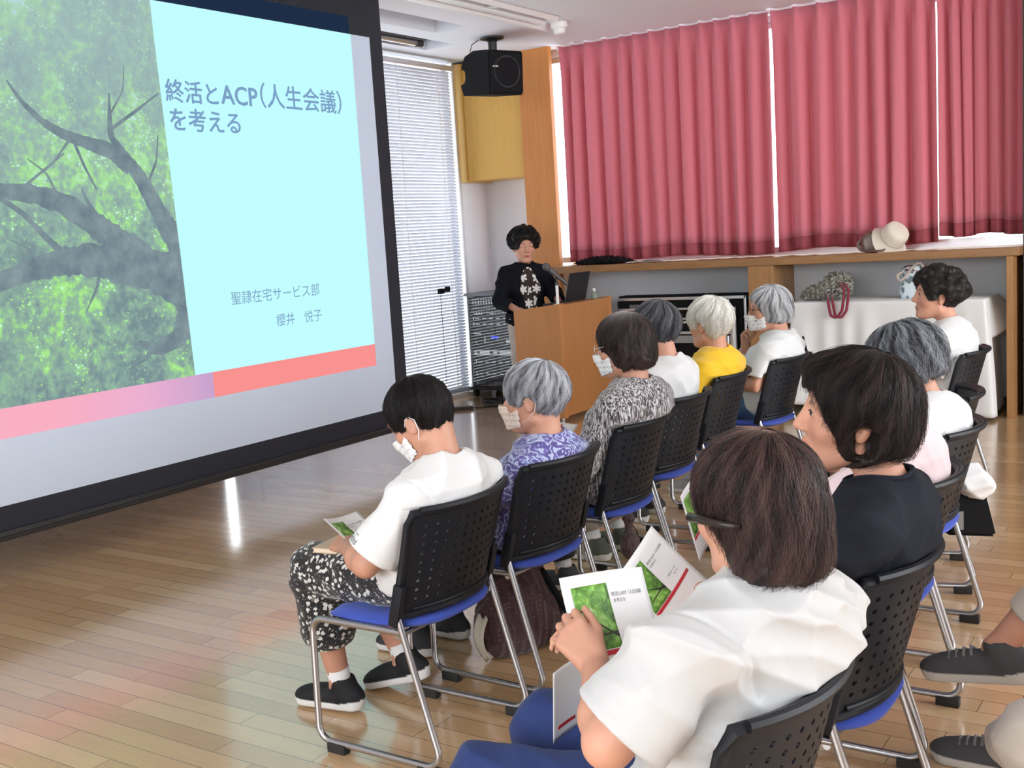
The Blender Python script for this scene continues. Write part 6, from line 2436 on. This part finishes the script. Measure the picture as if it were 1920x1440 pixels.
me = soft_bag([('ell', V3(0, 0, .06), V3(.045, .035, .07), I3, .02), ('cap', V3(0, 0, .08), V3(0, 0, .15), .035, .014, .02), ('cap', V3(0, 0, .15), V3(0, 0, .185), .012, .030, .01)],
              V3(-.09, -.09, -.01), V3(.09, .09, .23), .004, [((1, .6, 0), .026, .004, 1), ((.5, -1, 0), .03, .004, 2)], [((0, 0, .001), (0, 0, -1))])
link_mesh('pouch_body', me, M_pouch, t)
MB().tube([(.016, .0, .155), (.03, .02, .13), (.045, .03, .07), (.05, .03, .01)], .0025, 6).build('drawstring', M_blackmatte, t)
# bags beneath the grey-haired person's chair
t = thing('plastic_bag', 'crumpled white plastic bag hanging at the back of a second-row chair', 'bag', (-.885, 4.30, .525))
me = soft_bag([('ell', V3(0, 0, 0), V3(.075, .065, .06), I3, .02), ('ell', V3(.04, .02, -.025), V3(.06, .055, .05), I3, .03), ('cap', V3(-.04, 0, .03), V3(-.09, .0, .10), .04, .012, .03)],
              V3(-.2, -.2, -.16), V3(.2, .2, .18), .006, [((1, .3, .6), .16, .007, 1), ((-.4, 1, .5), .19, .007, 2), ((.2, .4, -1), .13, .004, 3)])
M_plb = mat('white_plastic_film', (.80, .82, .84), .35)
link_mesh('bag_body', me, M_plb, t)
MB().tube([(-.09, 0, .10), (-.13, -.01, .16), (-.16, -.02, .10), (-.10, .0, .05)], .006, 6).build('handle', M_plb, t, smooth=True)
t = thing('black_bag', 'black flat bag hanging under the white plastic bag', 'bag', (-.885, 4.30, .30))
mb = MB()
mb.prism([(-.08, .02), (.11, .0), (.07, .17), (-.06, .18)], -.03, .03, 'y', Matrix.Rotation(math.radians(35), 4, 'Z'))
bmesh.ops.bevel(mb.bm, geom=mb.bm.edges[:], offset=.012, segments=3, affect='EDGES')
mb.build('bag_body', M_blackmatte, t, smooth=False)
MB().tube([(-.03, -.02, .17), (-.02, .0, .26), (.02, .01, .26), (.04, .02, .165)], .006, 8).build('handle', M_blackmatte, t, smooth=True)
MB().box((-.05, -.034, .04), (-.02, -.0315, .11), 0, Matrix.Rotation(math.radians(35), 4, 'Z')).build('label_patch', mat('grey_patch', (.2, .2, .2), .7), t)
# handbag hung on the far end chair
t = thing('hanging_handbag', 'small black handbag with pale patterned edge behind the masked woman chair', 'handbag', (-2.10, 6.13, .60), .3)
MB().box((-.03, -.09, -.02), (.03, .09, .17), .015).build('bag_body', M_blackmatte, t)
M_pale = fabric('pale_pattern', (.5, .5, .45), .2)
g = NT(M_pale)
n1 = g.noise(g.coord(), 60, 3)
g.base(g.ramp(n1.outputs['Fac'], [(.42, lin(54, 60, 48)), (.52, lin(196, 196, 178))]))
MB().box((-.034, .05, -.022), (.034, .094, .172), .012).build('edge_panel', M_pale, t)
MB().tube([(0, -.07, .16), (-.02, -.05, .26), (-.02, .03, .26), (0, .06, .16)], .006, 8).build('handle', M_blackmatte, t, smooth=True)

# things on the clothed table
M_pbag = fabric('grey_paisley_bag', (.3, .3, .3), .3)
g = NT(M_pbag)
n1 = g.noise(g.coord(), 16, 4, .6, 2.0)
g.base(g.ramp(g.math('SINE', g.math('MULTIPLY', n1.outputs['Fac'], 44)), [(.0, lin(52, 52, 46)), (.5, lin(120, 118, 106)), (1.0, lin(206, 204, 192))]))
M_red_strap = fabric('red_strap', (.24, .022, .045), .2)
t = thing('patterned_bag', 'slumped grey paisley bag with red strap lying on the white cloth', 'bag', (-2.76, 8.66, .878), -.05)
me = soft_bag([('ell', V3(-.02, 0, .07), V3(.19, .10, .075), I3, .03), ('ell', V3(.06, .0, .14), V3(.12, .08, .085), I3, .05), ('ell', V3(-.18, 0, .04), V3(.07, .07, .04), I3, .04)],
              V3(-.3, -.18, -.02), V3(.3, .18, .3), .007, [((1, .3, .4), .08, .008, 1), ((.3, .6, 1), .07, .007, 2)], [((0, 0, .001), (0, 0, -1))])
link_mesh('bag_body', me, M_pbag, t)
mb = MB()
for dx in (0, .035):
    pts = [(.10 + dx, -.075, .14), (.15 + dx, -.12, .08), (.17 + dx, -.20, .02), (.17 + dx, -.235, -.06), (.13 + dx, -.24, -.12), (.08 + dx, -.235, -.10), (.05 + dx, -.20, .0), (.02 + dx, -.12, .05)]
    mb.tube(round_path(pts, .03, 6), .011, 8)
mb.build('strap', M_red_strap, t, smooth=True)
t = thing('leaf_print_tote', 'tote bag with blue-grey leaf print and red lining standing on the white cloth', 'bag', (-2.135, 8.74, .878), .1)
M_tote = fabric('leaf_tote', (.6, .7, .75), .2)
g = NT(M_tote)
n0 = g.noise(g.coord(), 10, 2)
vm = g.n('VectorMath', operation='SCALE')
g.link(n0.outputs['Color'], vm.inputs[0])
vm.inputs['Scale'].default_value = .08
va = g.n('VectorMath', operation='ADD')
g.link(g.mapping(g.coord(), (1.6, 1.6, 1), (0, .6, 0)), va.inputs[0])
g.link(vm.outputs[0], va.inputs[1])
v1 = g.voronoi(va.outputs[0], 16, rand=.8)
g.base(g.ramp(v1.outputs['Distance'], [(.30, lin(112, 130, 140)), (.40, lin(112, 130, 140)), (.44, lin(214, 226, 232))]))
mb = MB()
mb.slab(lambda u, v: ((.115 - .02 * v + .008 * math.sin(v * 7)) * math.copysign(abs(math.cos(2 * PI * u)) ** .6, math.cos(2 * PI * u)), (.065 - .025 * v) * math.copysign(abs(math.sin(2 * PI * u)) ** .6, math.sin(2 * PI * u)), .002 + .23 * v + .01 * math.sin(6 * PI * u) * v), 49, 14, .004)
mb.box((-.11, -.06, 0), (.11, .06, .004))
mb.build('bag_body', M_tote, t, smooth=True)
MB().slab(lambda u, v: (-.07 + .15 * u, -.046 + .02 * v, .205 + .038 * v + .006 * math.sin(7 * u)), 10, 6, .004).build('lining', M_red_strap, t, smooth=True)
MB().tube(round_path([(-.08, -.045, .21), (-.125, -.07, .18), (-.115, -.085, .12), (-.06, -.075, .17), (-.02, -.05, .23), (.03, -.04, .275), (.07, -.045, .22)], .02, 4), .011, 8).build('handle', mat('tote_handle', (.50, .43, .40), .8), t, smooth=True)

# hat and bag on the ledge
t = thing('beige_handbag', 'small taupe handbag with brown straps lying on the ledge under the hat', 'handbag', (-2.44, 8.70, 1.236), .1)
M_taupe = mat('taupe_leather', (.27, .22, .20), .5)
me = soft_bag([('ell', V3(0, 0, .06), V3(.125, .07, .07), I3, .03), ('ell', V3(.02, .0, .10), V3(.09, .05, .06), I3, .04)], V3(-.2, -.13, -.02), V3(.2, .13, .22), .006, [((1, .2, .3), .09, .004, 1)], [((0, 0, .001), (0, 0, -1))])
link_mesh('bag_body', me, M_taupe, t)
M_brown = mat('brown_strap', (.14, .06, .04), .5)
MB().tube([(-.09, -.055, .06), (-.06, -.06, .12), (-.01, -.03, .16), (.02, .02, .15)], .009, 8).build('strap', M_brown, t, smooth=True)
MB().tube([(-.07, -.066, .07), (-.06, -.085, .015), (.0, -.115, .012), (.09, -.11, .012), (.11, -.07, .03)], .008, 8).build('handle', M_brown, t, smooth=True)
t = thing('bucket_hat', 'cream bucket hat tipped on its side on the ledge', 'hat', (-2.29, 8.70, 1.345))
M_hat = fabric('cream_hat', (.74, .68, .58), .25)
Mh = Matrix.Rotation(math.radians(48), 4, 'Y') @ Matrix.Rotation(math.radians(26), 4, 'X')
mb = MB()
prof = [(0.146, -.070), (.140, -.064), (.120, -.040), (.104, -.022), (.101, .0), (.096, .055), (.088, .080), (.070, .090), (0, .093)]
mb.lathe(prof, 36, Mh)
prof2 = [(r - .004 if r > .01 else 0, z - .004) for r, z in prof]
mb.lathe(prof2, 36, Mh)
hat = mb.build('crown_and_brim', M_hat, t, smooth=True)
for i, v in enumerate(hat.data.vertices):
    q = Mh.inverted() @ v.co
    if q.z < -.03:
        a = math.atan2(q.y, q.x)
        q.z += .022 * math.sin(2 * a + .6) * ((-q.z - .03) / .045)
        v.co = Mh @ q
MB().lathe([(.1025, -.020), (.1035, -.005), (.1000, .008), (.0985, .008)], 36, Mh).build('hat_band', mat('hat_band', (.62, .56, .47), .8), t, smooth=True)
t = thing('black_cloth', 'black folded garment left on the ledge behind the lectern', 'garment', (-4.80, 8.72, 1.236), .05)
me = soft_bag([('ell', V3(0, 0, .03), V3(.20, .07, .045), I3, .03), ('ell', V3(-.17, 0, .02), V3(.12, .06, .025), I3, .04), ('ell', V3(.16, .0, .02), V3(.14, .06, .022), I3, .04)], V3(-.36, -.14, -.02), V3(.36, .14, .12), .008, [((1, .3, .2), .09, .008, 1), ((.6, 1, .2), .07, .005, 2)], [((0, 0, .001), (0, 0, -1))])
link_mesh('folded_cloth', me, M_blackmatte, t)
t = thing('loose_papers', 'loose white papers lying on the ledge beside the black garment', 'papers', (-4.40, 8.72, 1.236), .2)
mb = MB().slab(lambda u, v: (-.16 + .32 * u, -.08 + .15 * v, .003 + .010 * math.sin(5 * u + 2 * v) ** 2), 12, 6, .001)
mb.build('sheet', M_paper, t)
MB().slab(lambda u, v: (-.05 + .30 * u, -.10 + .15 * v, .018 + .008 * math.sin(4 * u + 3 * v) ** 2), 12, 6, .001).build('sheet', M_paper, t)

# cables and power strip on the floor by the rack
t = thing('power_strip', 'dark power strip with a cable on the floor in front of the rack', 'power strip', (-5.97, 8.02, 0), math.radians(38))
MB().box((-.12, -.022, 0), (.12, .022, .03), .006).build('strip_body', mat('dark_brown_plastic', (.035, .022, .018), .5), t)
MB().tube([(.12, 0, .012), (.22, .03, .006), (.36, .10, .006), (.42, .22, .006), (.36, .34, .006)], .006, 6).build('power_cord', M_blackpl, t, smooth=True)
t = thing('cable_bundle', 'tangle of black cables on the floor under the rack', 'cables', (-5.62, 8.50, 0))
mb = MB()
for i in range(7):
    r0 = .10 + .16 * RNG.random()
    ox, oy = RNG.normal(size=2) * .10
    ph = RNG.random() * 6
    mb.tube([(ox + r0 * 1.6 * math.cos(a + ph), oy + r0 * .8 * math.sin(a + ph), .008 + .012 * (i % 4)) for a in np.linspace(0, 5.4, 22)], .007, 6)
mb.build('cable', M_blackpl, t, smooth=True)

# three-bar triangle and lettering printed on the left sleeve of the nearest white tee
def sleeve_print(person, fld, t0, ang, size, parts):
    S, E = person.S[-1], person.arm[-1]['E']
    ax = unit(E - S)
    c = S + (E - S) * t0
    o1 = unit(np.cross(ax, V3(0, 1, 0)))
    o2 = np.cross(ax, o1)
    bm = bmesh.new()
    for me in parts:
        P = np.array([v.co[:] for v in me.vertices])
        for v, (x, y, _) in zip(me.vertices, P):
            a = ang - x * size / .068
            n = o1 * math.cos(a) + o2 * math.sin(a)
            b = c - ax * y * size
            rs = np.linspace(.14, .02, 90)
            d = fld.sample(b + n * rs[:, None])
            j = int(np.argmax(d < .0008))
            v.co = b + n * (rs[j] + .0006)
        bm.from_mesh(me)
    me = bpy.data.meshes.new('sleeve_print')
    bm.to_mesh(me)
    bm.free()
    return link_mesh('sleeve_print', me, mat('print_on_sleeve', (.22, .22, .22), .8), person.root)


def bar_mesh(q):
    bm = bmesh.new()
    n = 6
    a = [bm.verts.new((q[0][0] + (q[1][0] - q[0][0]) * i / n, q[0][1] + (q[1][1] - q[0][1]) * i / n, 0)) for i in range(n + 1)]
    b = [bm.verts.new((q[3][0] + (q[2][0] - q[3][0]) * i / n, q[3][1] + (q[2][1] - q[3][1]) * i / n, 0)) for i in range(n + 1)]
    for i in range(n):
        bm.faces.new((a[i], a[i + 1], b[i + 1], b[i]))
    me = bpy.data.meshes.new('bar')
    bm.to_mesh(me)
    bm.free()
    return me


tx = text_mesh('adidas', .46, .004, 'CENTER')
tx.transform(Matrix.Translation((0, -.42, 0)))
bars = [bar_mesh([(-.50, .0), (-.28, .0), (-.42, .24), (-.55, .16)]), bar_mesh([(-.20, .0), (.05, .0), (-.18, .44), (-.32, .36)]), bar_mesh([(.13, .0), (.40, .0), (.06, .64), (-.09, .56)])]
sleeve_print(pA, FLD_A, .70, SLEEVE_ANG, .062, [tx] + bars)
